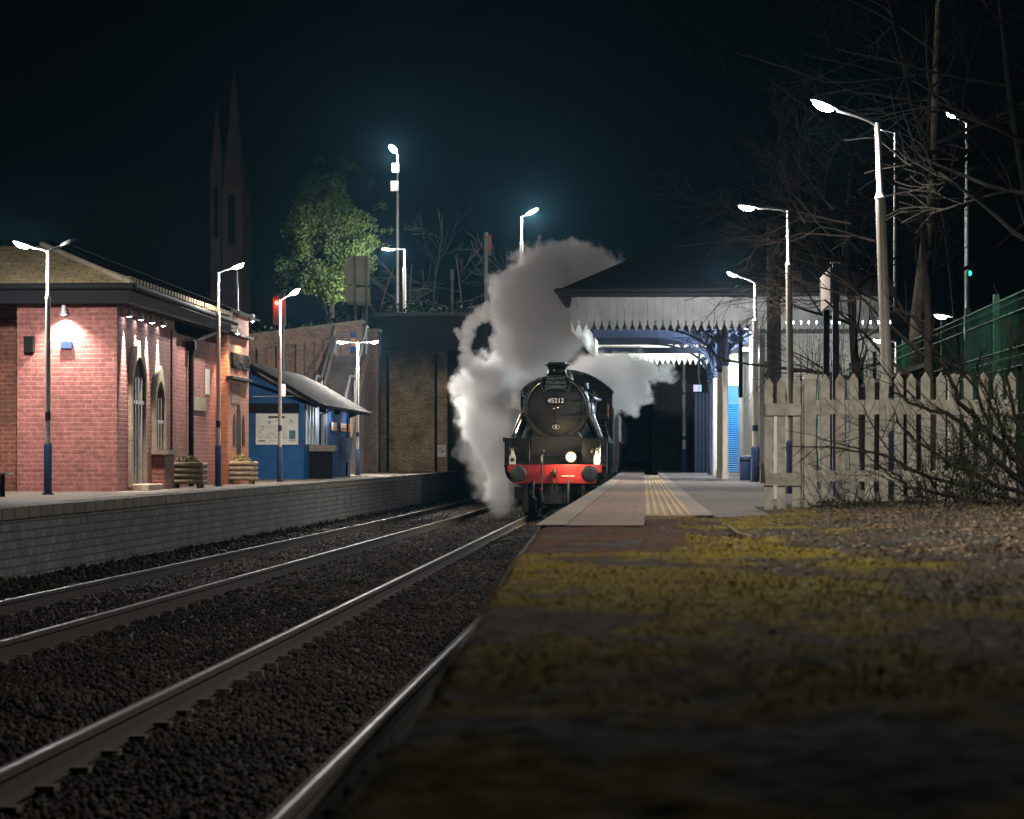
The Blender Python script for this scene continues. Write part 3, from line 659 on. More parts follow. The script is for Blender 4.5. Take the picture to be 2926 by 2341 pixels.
    # lamps
    for s, mm in ((-1, None), (1, 'marker')):
        k = MB(); x = s*1.04; k.b2((x-.075, .0, 1.29), (x+.075, .14, 1.5)); k.lathe((x, .07, 0), [(.06, 1.5), (.055, 1.56), (.035, 1.58), (.035, 1.62), (0, 1.63)], 12); k.tube([(x-.03, .07, 1.62), (x-.02, .07, 1.68), (x+.02, .07, 1.68), (x+.03, .07, 1.62)], .007, 5)
        lp = T(k).build('head_lamp', 'cream', t, bevel=.008)
        k = MB(); k.lathe((x, -.01, 1.4), [(0, -.02), (.045, -.015), (.055, .01)], 18, 'Y'); T(k).build('lamp_lens', mm or 'buffer', lp, smooth=True)
    k = MB(); k.lathe((.40, 0, 1.47), [(.05, .25), (.12, .2), (.14, .1), (.14, .0), (.125, .0), (.1, .05)], 24, 'Y'); k.b2((.36, .1, 1.29), (.44, .14, 1.36)); hl = T(k).build('headlight', 'black', t, smooth=True)
    k = MB(); k.lathe((.40, .0, 1.47), [(0, -.02), (.06, -.016), (.098, -.004)], 24, 'Y'); T(k).build('headlight_lens', 'headlight', hl, smooth=True); k = MB(); k.lathe((.40, .0, 1.47), [(.099, .0), (.13, -.005), (.132, .012), (.099, .012)], 24, 'Y'); T(k).build('headlight_halo_ring', 'halo_rim', hl, smooth=True)
    light('headlight_beam', 'SPOT', P(.40, -.04, 1.47), 400, (1, .8, .5), .1, hl, cone=R(150), blend=.9, aim=P(.4, -5, 1.0))
    light('headlight_glow', 'POINT', P(.40, -.25, 1.52), 85, (1, .72, .4), .1, hl)
    light('marker_glow', 'POINT', P(1.04, -.1, 1.4), 5, (.85, .9, 1), .05, hl)
    return t
loco()
# tender and coaches
def tender():
    t = thing('locomotive_tender', 'black coal tender coupled behind the locomotive cab', 'tender', (LX, LY+12, 0))
    k = MB(); k.xz([(LX-1.3, 1.2), (LX-1.3, 2.9), (LX-1.1, 3.3), (LX+1.1, 3.3), (LX+1.3, 2.9), (LX+1.3, 1.2)], LY+12, LY+18.6); k.build('tank', 'loco', t, bevel=.03)
    k = MB(); k.b2((LX-1.2, LY+12, .7), (LX+1.2, LY+18.6, 1.2)); k.build('frame', 'loco_matt', t)
    for y in (13.3, 15.4, 17.5):
        for x in (-.72, .72):
            k = MB(); k.lathe((LX, LY+y, .65), [(.66, x-.06), (.65, x+.06), (.1, x+.06), (0, x+.08)], 24, 'X'); k.build('wheel', 'loco_matt', t, smooth=True)
tender()
def coach(y0, label):
    t = thing('railway_coach', label, 'coach', (LX, y0, 0), 'coaches behind the locomotive')
    rf = [(LX-1.36+.136*i, 3.72-.62*(abs(-1.36+.136*i)/1.36)**2.4) for i in range(21)]
    k = MB(); k.xz([(LX-1.3, 1.0), (LX-1.38, 1.5), (LX-1.36, 3.1)]+rf+[(LX+1.36, 3.1), (LX+1.38, 1.5), (LX+1.3, 1.0)], y0, y0+19.5); k.build('body', 'coach', t)
    k = MB(); k.b2((LX-.7, y0-.35, 1.1), (LX+.7, y0-.01, 3.2)); k.build('gangway', 'black', t)
    for i in range(8):
        y = y0+1.2+i*2.3
        k = MB(); k.b2((LX+1.35, y, 2.05), (LX+1.385, y+1.35, 2.8)); w_ = k.build('window', 'glass', t)
        k = MB(); k.b2((LX+1.37, y-.04, 2.0), (LX+1.39, y, 2.85)); k.b2((LX+1.37, y+1.35, 2.0), (LX+1.39, y+1.39, 2.85)); k.build('window_frame', 'steel_grey', w_)
    for y in (2.2, 4.8, 14.8, 17.3):
        k = MB(); k.lathe((LX, y0+y, .46), [(.47, .62), (.46, .76), (.1, .76), (0, .78)], 20, 'X'); k.lathe((LX, y0+y, .46), [(.47, -.62), (.46, -.76), (.1, -.76), (0, -.78)], 20, 'X'); k.b2((LX-1.1, y0+y-.5, .5), (LX+1.1, y0+y+.5, .9)); k.build('bogie', 'loco_matt', t)
coach(79.2, 'first maroon coach directly behind the tender')
coach(99.2, 'second maroon coach passing under the bridge')
# ------------------------------------------------------------------ lamp posts
LW = 620.0
LC = (1.0, .90, .78)
def lamp(label, x, y, z0, H, arms, power=LW, group='white platform lamp posts with blue bases', lean=0.0, col=LC, r=.036, blue=True, name='lamp_post', cat='lamp post', lens=.10, base=True, style='steel_white', cone=R(158), aimv=None, glow=.24, glowcol=(.98, .95, .9)):
    t = thing(name, label, cat, (x, y, z0), group)
    top = Vector((x-lean, y, z0+H)); bot = Vector((x, y, z0))
    def q(h): return bot.lerp(top, h/H)
    hb = .78 if blue else 0.0
    k = MB(); k.tube([q(hb), q(H*.80), q(H*.805), q(H*.82), q(H)], [r*1.15, r*1.05, r*1.25, r*.72, r*.62], 14)
    k.build('pole', style, t, smooth=True)
    if blue:
        k = MB(); k.tube([q(0), q(.74), q(.78)], [r*1.75, r*1.75, r*1.2], 16); k.tube([q(0), q(.02)], r*2.6, 16); k.build('pole_base', 'blue_paint', t, smooth=True)
        k = MB(); k.tube([q(1.12), q(1.25)], r*1.22, 14); k.build('band', 'blue_paint', t)
    for dx, dy, dz, lit in arms:
        a = top+Vector((0, 0, -.03)); e = top+Vector((dx, dy, dz)); u = (e-a).normalized()
        mid = a.lerp(e, .25)+Vector((0, 0, .02))
        k = MB(); k.tube([a, mid, a.lerp(e, .6)+Vector((0, 0, .015)), e], [.018, .016, .015, .02], 8); k.build('arm', 'steel_grey', t, smooth=True)
        L_ = .30
        w = Vector((-u.y, u.x, 0)); w = w.normalized() if w.length > 1e-6 else Vector((0, 1, 0)); n = u.cross(w).normalized()
        if n.z < 0: n = -n
        k = MB(); ring = []
        for i, (s_, ww, hh) in enumerate([(0, .025, .02), (.1, .045, .032), (.3, .075, .045), (.6, .09, .045), (.85, .075, .032), (1, .03, .015)]):
            c = e+u*L_*s_
            for j in range(9):
                an = math.pi*j/8; k.v.append(tuple(c+w*ww*math.cos(an)+n*hh*math.sin(an)))
            if i:
                for j in range(8): k.f.append(((i-1)*9+j, (i-1)*9+j+1, i*9+j+1, i*9+j))
                k.f.append(((i-1)*9, i*9, i*9+8, (i-1)*9+8))
        k.f.append(tuple(range(9))); k.f.append(tuple(range(45, 54)))
        hd = k.build('lamp_head', 'steel_grey', t, smooth=True)
        if lit:
            c = e+u*L_*.52-n*.002; k = MB()
            prof = [(1, 0), (.97, -.35), (.8, -.7), (.45, -.95), (0, -1)]
            o = 0
            for rr, hz in prof:
                for j in range(16):
                    an = 2*math.pi*j/16; k.v.append(tuple(c+u*lens*1.15*rr*math.cos(an)+w*lens*.75*rr*math.sin(an)+n*hz*.055))
            for i in range(len(prof)-1):
                for j in range(16): k.f.append((i*16+j, i*16+(j+1) % 16, (i+1)*16+(j+1) % 16, (i+1)*16+j))
            k.build('lamp_lens', 'lens', hd, smooth=True)
            light('lamp_light', 'SPOT', c-n*.12, power, col, .06, hd, cone=cone, blend=.45, aim=c-n*.12+(aimv or Vector((0, 0, -1)))); light('lamp_glow', 'POINT', c-n*.10, power*glow, glowcol, .06, hd)
    return t
def lampat(label, px, D, ytop, arms, z0=None, **kw):
    p = at(px, ytop, D); p.x += kw.get('lean', 0)
    if z0 is None: z0 = pl(ZL, p.y) if p.x < -4 else pl(ZR, p.y)
    return lamp(label, p.x, p.y, z0, p.z-z0, arms, **kw)
lampat('twin armed lamp post in front of the salmon brick pub wall, one arm lit', 137, 37, 716, [(-.22, -.1, .04, True), (.16, .15, .07, False)], glow=1.0)
lampat('lamp post with a yellowish upper pole near the pub lettering and log planter', 624, 46.5, 778, [(.24, -.05, .06, True)])
lampat('lamp post standing in front of the blue shed and its white notice board', 800, 54, 858, [(.22, -.1, .1, True)], glow=.9)
lampat('far twin lamp post with two lit arms beside the stair handrails', 1022, 71, 978, [(-.33, 0, .0, True), (.33, 0, .0, True)], power=1200, glow=.9)
lampat('tall lamp post rising behind the picket fence, brightest and nearest', 2508, 25.5, 352, [(-.42, -.05, .13, True)], glow=.1, r=.050, lean=.14, z0=.93, lens=.10)
lampat('lamp post among bare twigs with its arm hidden by branches', 2252, 36, 600, [(-.45, 0, .03, True)], glow=.1, r=.045, lean=.05)
lampat('lamp post in front of the canopy boards, beside the blue shutter', 2158, 54, 806, [(-.36, 0, .12, True)], glow=1.4, glowcol=(.88, .94, 1), r=.055)
lampat('distant lamp post under the canopy beside the grey brick pier', 1955, 86, 1025, [], r=.07)
STG = 'street lamps above the bridge parapet'
def street(label, px, D, ytop, arms, power, **kw): return lampat(label, px, D, ytop, arms, z0=6.0, power=power, group=STG, blue=False, r=.06, name='street_lamp', cat='street lamp', lens=.24, glow=.9, **kw)
st = street('tallest street lamp with boxes and a camera bracket, left of the bridge', 1136, 116, 442, [(-.12, -.2, .14, True)], 3400, style='steel_grey')
k = MB(); c_ = at(1133, 475, 115.8); k.b2((c_.x-.2, c_.y-.1, c_.z-.3), (c_.x+.12, c_.y+.05, c_.z+.12)); k.build('camera_box', 'steel_white', st)
k = MB(); c_ = at(1130, 533, 115.8); k.b2((c_.x-.22, c_.y-.1, c_.z-.22), (c_.x+.15, c_.y+.05, c_.z+.25)); k.build('control_box', 'steel_white', st)
street('short street lamp with a straight arm above the dark bridge parapet', 1156, 105, 712, [(-.55, 0, .0, True)], 2600)
street('street lamp behind the steam plume, head curving to the right', 1490, 104, 620, [(.32, -.1, .14, True)], 5200)
# lamps of the car park beyond the trees
lampat('small far lamp post seen through bare twigs, head a bright dot', 2557, 95, 380, [(-.5, 0, .1, True)], power=500, group='far lamps behind the bare trees', blue=False, r=.05, name='street_lamp', cat='street lamp')
lampat('far lamp post with a bent neck, half hidden by twigs', 2762, 60, 352, [(-.25, 0, .12, True)], power=90, group='far lamps behind the bare trees', blue=False, r=.05, name='street_lamp', cat='street lamp')
lampat('low floodlight post behind the green mesh fence', 2757, 44, 905, [(-.28, -.05, .0, True)], power=120, group='far lamps behind the bare trees', blue=False, r=.03, name='street_lamp', cat='street lamp', style='green')
lampat('low floodlight post beside the white pole, above black railings', 2560, 52, 975, [(-.2, 0, .0, True)], power=100, group='far lamps behind the bare trees', blue=False, r=.03, name='street_lamp', cat='street lamp')
# platform lamp standing beside the camera, its light falls on the mossy end
NEAR = lamp('platform lamp post beside the mossy platform end', 3.75, 14.6, .93, 4.6, [(-.5, .2, .1, True)], power=1500, col=(1.0, .90, .74), cone=R(160), aimv=Vector((-.22, .12, -1)), glow=.02)

# ------------------------------------------------------------------ pub building
def pub():
    t = thing('pub_building', 'long red brick pub with pointed windows and slate roof along the platform', 'pub', (-12, 44, .88))
    xs = -8.6; y0 = yD(xs, 40)
    k = MB(); k.b2((-10.25, y0, .6), (xs, y0+4.9, 3.95)); k.build('bay_wall', 'pub', t)
    k = MB(); k.b2((-17, y0+1.2, .6), (-10.25, y0+12, 4.1)); k.build('side_wing_wall', 'pub_side', t)
    # platform side wall in sections, 2-4 mm proud of the body
    def arch(y_c, w, z0, zs, za, n=7):
        pts = [(y_c-w/2, z0), (y_c-w/2, zs)]
        for i in range(1, n): u = i/n; pts.append((y_c-w/2+w/2*(u**1.35), zs+(za-zs)*(1-(1-u)**1.6)))
        pts.append((y_c, za))
        for i in range(n-1, 0, -1): u = i/n; pts.append((y_c+w/2-w/2*(u**1.35), zs+(za-zs)*(1-(1-u)**1.6)))
        return pts+[(y_c+w/2, zs), (y_c+w/2, z0)]
    def frame(y_c, w, z0, zs, za, tk, name, pr):
        o_ = arch(y_c, w+2*tk, z0, zs, za+tk*2.2); i_ = arch(y_c, w, z0, zs, za)
        k = MB(); n = len(o_)
        for a in range(n-1):
            p0, p1, p2, p3 = o_[a], o_[a+1], i_[a+1], i_[a]
            k.yz([p0, p1, p2, p3], xs-.1, xs+.07)
        return k.build(name, 'stone_trim', pr)
    dy = yD(xs, 41.5)
    k = MB(); k.b2((xs-.25, y0+.012, .6), (xs-.02, y0+4.95, 4.0)); 
    k.build('platform_side_wall', 'pub_side', t)
    for (yc, w, z0, zs, za, nm) in ((dy, 1.0, .95, 2.75, 3.15, 'door'), (yD(xs, 43.3), .72, 1.58, 2.45, 2.8, 'window')):
        k = MB(); k.yz(arch(yc, w, z0, zs, za), xs-.12, xs+.012); d = k.build(nm, 'glass' if nm == 'window' else 'black', t)
        frame(yc, w, z0, zs, za, .12, nm+'_surround', d)
        k = MB()
        for i in range(1, 4 if nm == 'door' else 3): yy = yc-w/2+w*i/(4 if nm == 'door' else 3); k.b2((xs, yy-.025, z0), (xs+.05, yy+.025, zs+.05))
        k.b2((xs, yc-w/2, zs-.4), (xs+.045, yc+w/2, zs-.34)); k.build(nm+'_frame', 'steel_grey', d)
    yw = yD(xs, 43.3)
    k = MB(); k.yz([(yw-.5, 1.50), (yw-.5, 1.58), (yw+.5, 1.58), (yw+.5, 1.50)], xs-.1, xs+.3); k.build('window_sill', 'stone_trim', t)
    k = MB(); k.b2((xs-.1, yw-.45, .7), (xs+.22, yw+.45, 1.50)); k.build('wall_buttress', 'pub_side', t)
    k = MB(); k.b2((xs-.2, dy-.6, .7), (xs+.35, dy+.6, 1.0)); k.build('door_step', 'stone_trim', t, bevel=.02)
    # middle section
    ya, yb, yc = yD(xs, 44.56), yD(xs, 49.6), yD(-8.45, 52.2)
    k = MB(); k.b2((-12, ya, .6), (xs-.06, yb, 3.75)); k.b2((xs-.1, ya, .6), (xs+.03, ya+.35, 3.78)); k.build('middle_wall', 'pub', t)
    k = MB(); y_ = yD(xs, 47.6); k.b2((xs-.1, y_-.75, 2.36), (xs-.02, y_+.75, 2.62)); k.build('lintel', 'stone_trim', t)
    k = MB(); y_ = yD(xs, 48.6); k.b2((xs-.1, y_-.2, 2.7), (xs-.045, y_+.2, 3.2)); k.build('notice', 'white_sign', t)
    # gable section with the lettering
    gx = -8.42
    k = MB(); k.b2((-12, yb, .6), (gx, yc, 4.45)); k.build('gable_wall', 'pub_gable', t)
    for z in (3.95, 3.05):
        k = MB(); k.b2((gx-.02, yb-.1, z), (gx+.12, yc-.1, z+.05)); k.build('moulding', 'black', t)
    for (yy, w, z0, zs, za) in ((yb+.75, .32, 1.7, 2.15, 2.35), (yb+1.3, .5, 1.5, 2.3, 2.62), (yb+1.9, .32, 1.7, 2.15, 2.35)):
        k = MB(); k.yz(arch(yy, w, z0, zs, za), gx-.05, gx+.01); k.build('window', 'black', t)
    tx = text('wall_lettering', 'WAREHOUSE', .46, 'black', (gx+.02, (yb+yc)/2+.1, 3.42), TOTRACK, t, ext=.03, squash=.78)
    tx['label'] = 'large dark letters fixed along the gable wall'
    k = MB(); k.b2((gx, yb+.35, 2.55), (gx+.012, yb+1.5, 2.98)); k.build('small_lettering_board', 'pub_side', t)
    k = MB(); k.yz([(yb+1.0, 1.35), (yb+1.6, 1.35), (yb+1.5, 1.1), (yb+1.1, 1.1)], gx, gx+.25); k.build('hanging_basket', 'black', t)
    # roof, fascia, gutter
    E = 4.25; hx = -8.3; fy = y0-.3
    k = MB(); k.slab((-18, fy, E), (hx, fy, E), (-10.25, fy+1.95, E+.80), (-18, fy+1.95, E+.80), .05); k.build('front_roof_slope', 'slate', t)
    k = MB(); k.slab((hx, fy, E), (hx, yb+.02, E), (-10.25, yb+.02, E+.8), (-10.25, fy+1.95, E+.8), .05); k.slab((-18, fy+1.95, E+.8), (-10.25, fy+1.95, E+.8), (-10.25, yb, E+.8), (-18, yb, E+.8), .04)
    y = fy+.1
    while y < yb: k.b2((hx-.18, y, E+.06), (hx-.04, y+.17, E+.14)); y += .27
    k.build('side_roof_slope', 'slate', t)
    k = MB(); k.slab((gx+.1, yb-.15, 4.46), (gx+.1, yc+.1, 4.46), (-12, yc+.1, 5.9), (-12, yb-.15, 5.9), .06); k.build('gable_roof', 'black_roof', t)
    k = MB(); k.tube([(hx, fy+.9, E+.03), (-10.25, fy+1.95, E+.84)], .05, 8); k.v = []; k.f = []
    k.tube([(hx, fy, E+.03), (-10.25, fy+1.95, E+.83)], .045, 8); k.build('hip_tiles', 'stone_trim', t)
    k = MB(); k.b2((-18, fy+.02, 3.95), (hx-.05, y0+.25, 4.17)); k.b2((hx-.3, y0+.25, 3.95), (hx-.05, yb-.02, 4.17)); k.build('fascia', 'black', t)
    k = MB(); k.tube([(-18, fy-.03, E-.03), (hx+.05, fy-.03, E-.03)], .055, 10); k.tube([(hx+.05, fy-.03, E-.03), (hx+.05, yb, E-.08)], .055, 10); k.build('gutter', 'black', t, smooth=True)
    k = MB(); yp = yD(xs, 46.4); k.tube([(xs+.03, yp, .9), (xs+.03, yp, 3.5)], .05, 10); k.tube([(xs+.05, yp, 3.62), (hx, yp+2.1, 3.98)], .04, 8); k.box((xs+.04, yp, 3.56), (.16, .22, .16)); k.build('drainpipe', 'black', t)
    k = MB(); k.tube([(gx+.06, yb+.9, 4.4), (gx+.0, yb+1.1, 5.3)], .02, 6); k.tube([(gx+.02, yb+1, 4.42), (gx+.42, yb+1.4, 4.3)], .022, 6); k.build('aerial_bracket', 'steel_white', t)
    k = MB(); a = at(65, 960, 39.9); b = at(93, 1006, 39.9); k.b2((a.x, y0-.13, b.z), (b.x, y0-.002, a.z)); k.build('alarm_box', 'black', t, bevel=.01)
    k = MB(); a = at(170, 974, 39.9); b = at(201, 995, 39.9); k.b2((a.x, y0-.05, b.z), (b.x, y0-.002, a.z)); k.build('wall_plate', 'blue_paint', t)
    return xs, y0, gx, yb, yc
xs, py0, gx, yb, yc = pub()
WG = 'wall lights under the pub eaves'
def wall_light(label, x, y, z, out, power, cone, aim, front=False, col=(1, .88, .78), sz=.03):
    t = thing('wall_light', label, 'wall light', (x, y, z), WG)
    k = MB(); k.lathe((x, y, z), [(.02, .13), (.035, .11), (.05, .03), (.06, -.03), (.055, -.03), (.03, .02)], 16); k.tube([(x-(0 if front else out), y+(out if front else 0), z+.08), (x, y, z+.08)], .012, 6)
    k.build('lamp_shade', 'steel_white', t, smooth=True)
    k = MB(); k.lathe((x, y, z-.01), [(0, -.03), (.03, -.02), (.035, .0)], 12); k.build('bulb', 'lens', t, smooth=True)
    light('wall_light_beam', 'SPOT', (x, y, z-.07), power, col, sz, t, cone=cone, blend=.9, aim=aim)
wall_light('single wall light shining down the salmon brick bay', at(178, 900, 39.8).x, py0-.16, 3.80, .16, 420, R(125), (at(178, 900, 39.8).x, py0+.02, 2.9), True)
for nm, px, pw in (('first', 355, 240), ('second', 388, 240), ('third', 420, 220), ('fourth', 452, 200)):
    D = 8.6*7000/(1841-px); y = yD(xs, D)
    wall_light(nm+' wall light from the corner of the four in a row above the arched door', xs+.10, y, 3.80, .1, pw*5, R(40), (xs-.02, y, 2.3))
wall_light('bright floodlight at the near edge of the lettered gable', gx+.22, yb-.12, 3.98, .2, 420, R(70), (gx-.1, yb-.02, 1.2), col=(1, .72, .45))
wall_light('floodlight above the dark wall lettering on the gable', gx+.30, yb+1.25, 4.30, .3, 260, R(110), (gx-.2, yb+1.25, 2.6), col=(1, .75, .5))
def planter(label, px, D):
    x, y = -8.22, yD(-8.2, D); z = pl(ZL, y)
    t = thing('log_planter', label, 'planter', (x, y, z), 'log planters against the pub wall')
    for i in range(4):
        k = MB()
        for s in (-1, 1): k.tube([(x-.30, y+s*.22, z+.12+i*.1), (x+.30, y+s*.22, z+.12+i*.1)], .048, 10); k.tube([(x+s*.27, y-.26, z+.12+i*.1), (x+s*.27, y+.26, z+.12+i*.1)], .046, 10)
        k.build('log', 'wood', t, smooth=True)
    k = MB(); k.b2((x-.25, y-.2, z+.1), (x+.25, y+.2, z+.44))
    for sx in (-.22, .22):
        for sy in (-.18, .18): k.b2((x+sx-.03, y+sy-.03, z), (x+sx+.03, y+sy+.03, z+.12))
    k.build('planter_box', 'wood', t)
    k = MB(); r = random.Random(int(D))
    for i in range(260):
        a, q, s = r.random()*6.28, r.random()**.6*.2, r.uniform(.012, .028); c = Vector((x+q*math.cos(a), y+q*math.sin(a), z+.46+.16*r.random()*(1-q*3)))
        n = Vector((r.uniform(-1, 1), r.uniform(-1, 1), r.uniform(-1, 1))).normalized(); u = n.orthogonal().normalized()*s; w = n.cross(u)
        k.add([c+u, c+w, c-u, c-w], [(0, 1, 2, 3)])
    k.build('flowers', 'flower', t, recalc=False)
planter('log planter with pale flowers beneath the pub drainpipe', 518, 44.2)
planter('log planter standing beyond the lamp post under the pub lettering', 668, 50.0)
t = thing('bench', 'grey slatted bench at the far left edge of the platform across', 'bench', (-9.55, 35, .87))
k = MB()
for i in range(3): k.b2((-10.6, 34.75+i*.14, 1.19), (-9.15, 34.86+i*.14, 1.22))
k.build('seat', 'steel_grey', t)
for x in (-10.4, -9.3):
    for y in (34.8, 35.1):
        k = MB(); k.b2((x-.03, y-.03, .86), (x+.03, y+.03, 1.19)); k.build('leg', 'black', t)

# ------------------------------------------------------------------ blue waiting shed
def shed():
    t = thing('waiting_shed', 'blue painted waiting shed with sloping felt roof and white vertical slats', 'shed', (-9, 62, .93))
    fy = yD(-9, 60); xl, xr = -11.5, -8.33; by = yD(-8.3, 69.6); zb = .8
    ri, ei = 3.85, 2.80           # roof heights
    def rz(x): return 3.82-(x+9.8)*.585
    k = MB(); k.xz([(xl, zb), (xl, 3.9), (-9.8, 3.72), (-8.9, rz(-8.9)-.12), (-8.0, rz(-8.0)-.1), (-8.0, 2.78), (xr, 2.78), (xr, zb)], fy, fy+.15)
    k.build('front_wall', 'blue_shed', t)
    k = MB(); k.b2((xr-.12, fy+.15, zb), (xr, fy+3.8, 2.75)); k.build('side_wall', 'blue_shed', t)
    k = MB(); k.b2((xr-.12, fy+3.8, zb), (xr-.01, by, 2.85)); k.build('brick_side_wall', 'blue_brick', t)
    k = MB(); k.b2((xr-.05, fy+3.75, zb), (xr+.03, fy+4.2, 2.85)); k.build('pilaster', 'blue_paint', t)
    k = MB(); k.b2((xl, fy-.03, 2.55), (xr-.1, fy-.002, 2.78)); k.build('recess_band', 'black', t)
    for i in range(8):
        D = 60.35+i*.52; y = yD(xr, D)
        k = MB(); k.b2((xr-.0, y-.02, 1.78), (xr+.035, y+.17, 2.78)); k.build('slat', 'panel', t)
    # roof: convex sloping sheet
    k = MB(); X = [-12, -11, -9.8, -9.2, -8.6, -8.0, -7.85]; Z = [4.1, 4.02, 3.83, 3.55, 3.2, 2.85, 2.76]
    o = [(x, z) for x, z in zip(X, Z)]+[(x, z-.11) for x, z in list(zip(X, Z))[::-1]]
    k.xz(o, fy-.35, by+.6); k.build('roof', 'shed_roof', t)
    k = MB(); k.tube([(-7.83, fy-.36, 2.73), (-7.83, by+.62, 2.73)], .045, 8); k.build('gutter', 'black', t)
    k = MB()
    for D, in ((62.5,), (68.2,)):
        y = yD(-8, D); k.tube([(-7.9, y, 2.7), (-8.25, y, 2.55), (-8.28, y, .93)], .028, 8)
    k.build('drainpipe', 'black', t)
    k = MB(); a = at(720, 1133, 59.9); b = at(862, 1132, 59.9); k.tube([(a.x, fy-.03, a.z), (b.x, fy-.03, b.z)], .012, 6); k.tube([(b.x, fy-.05, b.z-.03), (b.x, fy-.05, b.z+.03)], .02, 6); k.build('conduit', 'steel_white', t)
    for D in (62.0, 65.0, 68.2):  # unseen lights added under the eave to brighten the side wall
        k = MB(); y = yD(xr, D); k.b2((xr+.12, y-.06, 2.70), (xr+.3, y+.3, 2.78)); k.b2((xr+.12, y-.08, 2.6), (xr+.3, y-.062, 2.78)); el = k.build('added_eave_light', 'black', t); light('eave_fill', 'POINT', (xr+.24, y+.1, 2.55), 15, (.85, .93, 1), .25, el)
    return fy, xr, by
fy, sxr, sby = shed()
def board(name, label, cat, pxa, pya, pxb, pyb, D, y, m='white_sign', th=.03, group=None):
    a, b = at(pxa, pya, D), at(pxb, pyb, D)
    t = thing(name, label, cat, ((a.x+b.x)/2, y, (a.z+b.z)/2), group)
    k = MB(); k.b2((a.x, y-th, b.z), (b.x, y, a.z)); k.build('panel', m, t); return t, a, b
nb, a, b = board('notice_board', 'large white notice board on the blue shed wall', 'notice board', 729, 1182, 851, 1271, 59.9, fy-.004)
def onb(name, x0, x1, y0_, y1_, m, parent, A=a, B=b, Y=fy-.036):
    X = lambda u: A.x+(B.x-A.x)*u; Z = lambda v: A.z+(B.z-A.z)*v
    k = MB(); k.b2((X(x0), Y-.003, Z(y1_)), (X(x1), Y, Z(y0_))); return k.build(name, m, parent)
onb('heading', .30, .69, .08, .15, 'black_ink', nb); onb('small_print', .81, .87, .21, .235, 'black_ink', nb); onb('small_print', .81, .9, .27, .30, 'grey_ink', nb)
onb('emblem', .29, .36, .24, .32, 'grey_ink', nb); onb('emblem', .48, .51, .21, .25, 'grey_ink', nb); onb('poster', .79, .94, .54, .83, 'teal_print', nb)
onb('caption', .77, .94, .86, .89, 'grey_ink', nb); onb('caption', .07, .22, .86, .90, 'black_ink', nb); onb('small_print', .33, .6, .87, .885, 'grey_ink', nb)
onb('route_map', .07, .74, .36, .82, 'faint_print', nb)
# warning signs and bag on the blue brick side wall
def sidesign(name, label, cat, D0, D1, z0, z1, m, x=sxr+.02):
    ya, yb_ = yD(x, D0), yD(x, D1)
    t = thing(name, label, cat, (x, (ya+yb_)/2, (z0+z1)/2)); k = MB(); k.b2((x, ya, z0), (x+.02, yb_, z1)); k.build('panel', m, t); return t, ya, yb_
s1, ya, yb_ = sidesign('warning_sign', 'white warning sign with an orange triangle on the blue shed', 'sign', 65.0, 66.1, 2.18, 2.40, 'white_sign')
k = MB(); k.prism([(ya+.12, 2.2), (yb_-.12, 2.2), ((ya+yb_)/2, 2.38)], lambda u, v, w: (sxr+.04+w*.006, u, v), 0, 1); k.build('triangle', 'orange', s1)
s2, ya, yb_ = sidesign('warning_sign', 'plain orange warning sign beside the white triangle sign', 'sign', 67.0, 69.2, 2.18, 2.40, 'orange')
for z in (2.33, 2.25): k = MB(); k.b2((sxr+.04, ya+.4, z), (sxr+.044, yb_-.4, z+.025)); k.build('text_line', 'red_ink', s2)
t = thing('bin_bag', 'pale translucent bin bag hanging on a hoop on the blue shed wall', 'bin bag', (sxr+.2, yD(sxr, 67.6), 1.2))
yy = yD(sxr, 67.6); k = MB(); k.lathe((sxr+.17, yy, 0), [(0, 1.32), (.07, 1.34), (.11, 1.45), (.135, 1.65), (.145, 2.0), (.13, 2.0), (.07, 1.7)], 18)
r_ = random.Random(2); k.v = [(x+.018*noise.noise(Vector((x*12, y*12, z*5))), y+.018*noise.noise(Vector((y*12, x*12, z*5+7))), z) for x, y, z in k.v]
k.build('bag', 'plastic', t, smooth=True)
k = MB(); k.tube([(sxr+.17+.15*math.cos(a*.4), yy+.15*math.sin(a*.4), 2.01) for a in range(17)], .012, 6); k.tube([(sxr, yy, 2.01), (sxr+.04, yy, 2.01)], .015, 6); k.build('hoop', 'steel_grey', t)
# slatted litter bin / seat in front of the stripes
t = thing('litter_bin', 'dark slatted bin with a wooden top in front of the white slats', 'bin', (-7.95, 60.9, .93))
bx0, bx1 = at(862, 0, 61).x, at(941, 0, 61).x; by0 = yD(-8, 61)
k = MB()
for i in range(9): x = bx0+(bx1-bx0)*i/8; k.b2((x-.025, by0-.02, .93), (x+.025, by0+.02, 1.72)); k.b2((x-.025, by0+.4, .93), (x+.025, by0+.44, 1.72))
k.b2((bx0, by0+.02, .98), (bx1, by0+.4, 1.66)); k.build('body', 'black', t)
a, b = at(880, 1272, 61), at(958, 1290, 61); k = MB(); k.b2((a.x, by0-.08, b.z), (b.x, by0+.46, a.z)); k.build('top_board', 'wood', t)
t = thing('pole_notice', 'small pale notice strapped to the lamp post before the blue shed', 'notice', at(807, 1115, 55.9))
a, b = at(796, 1098, 55.9), at(816, 1132, 55.9); k = MB(); k.b2((a.x, a.y-.02, b.z), (b.x, a.y, a.z)); k.build('panel', 'white_sign', t)

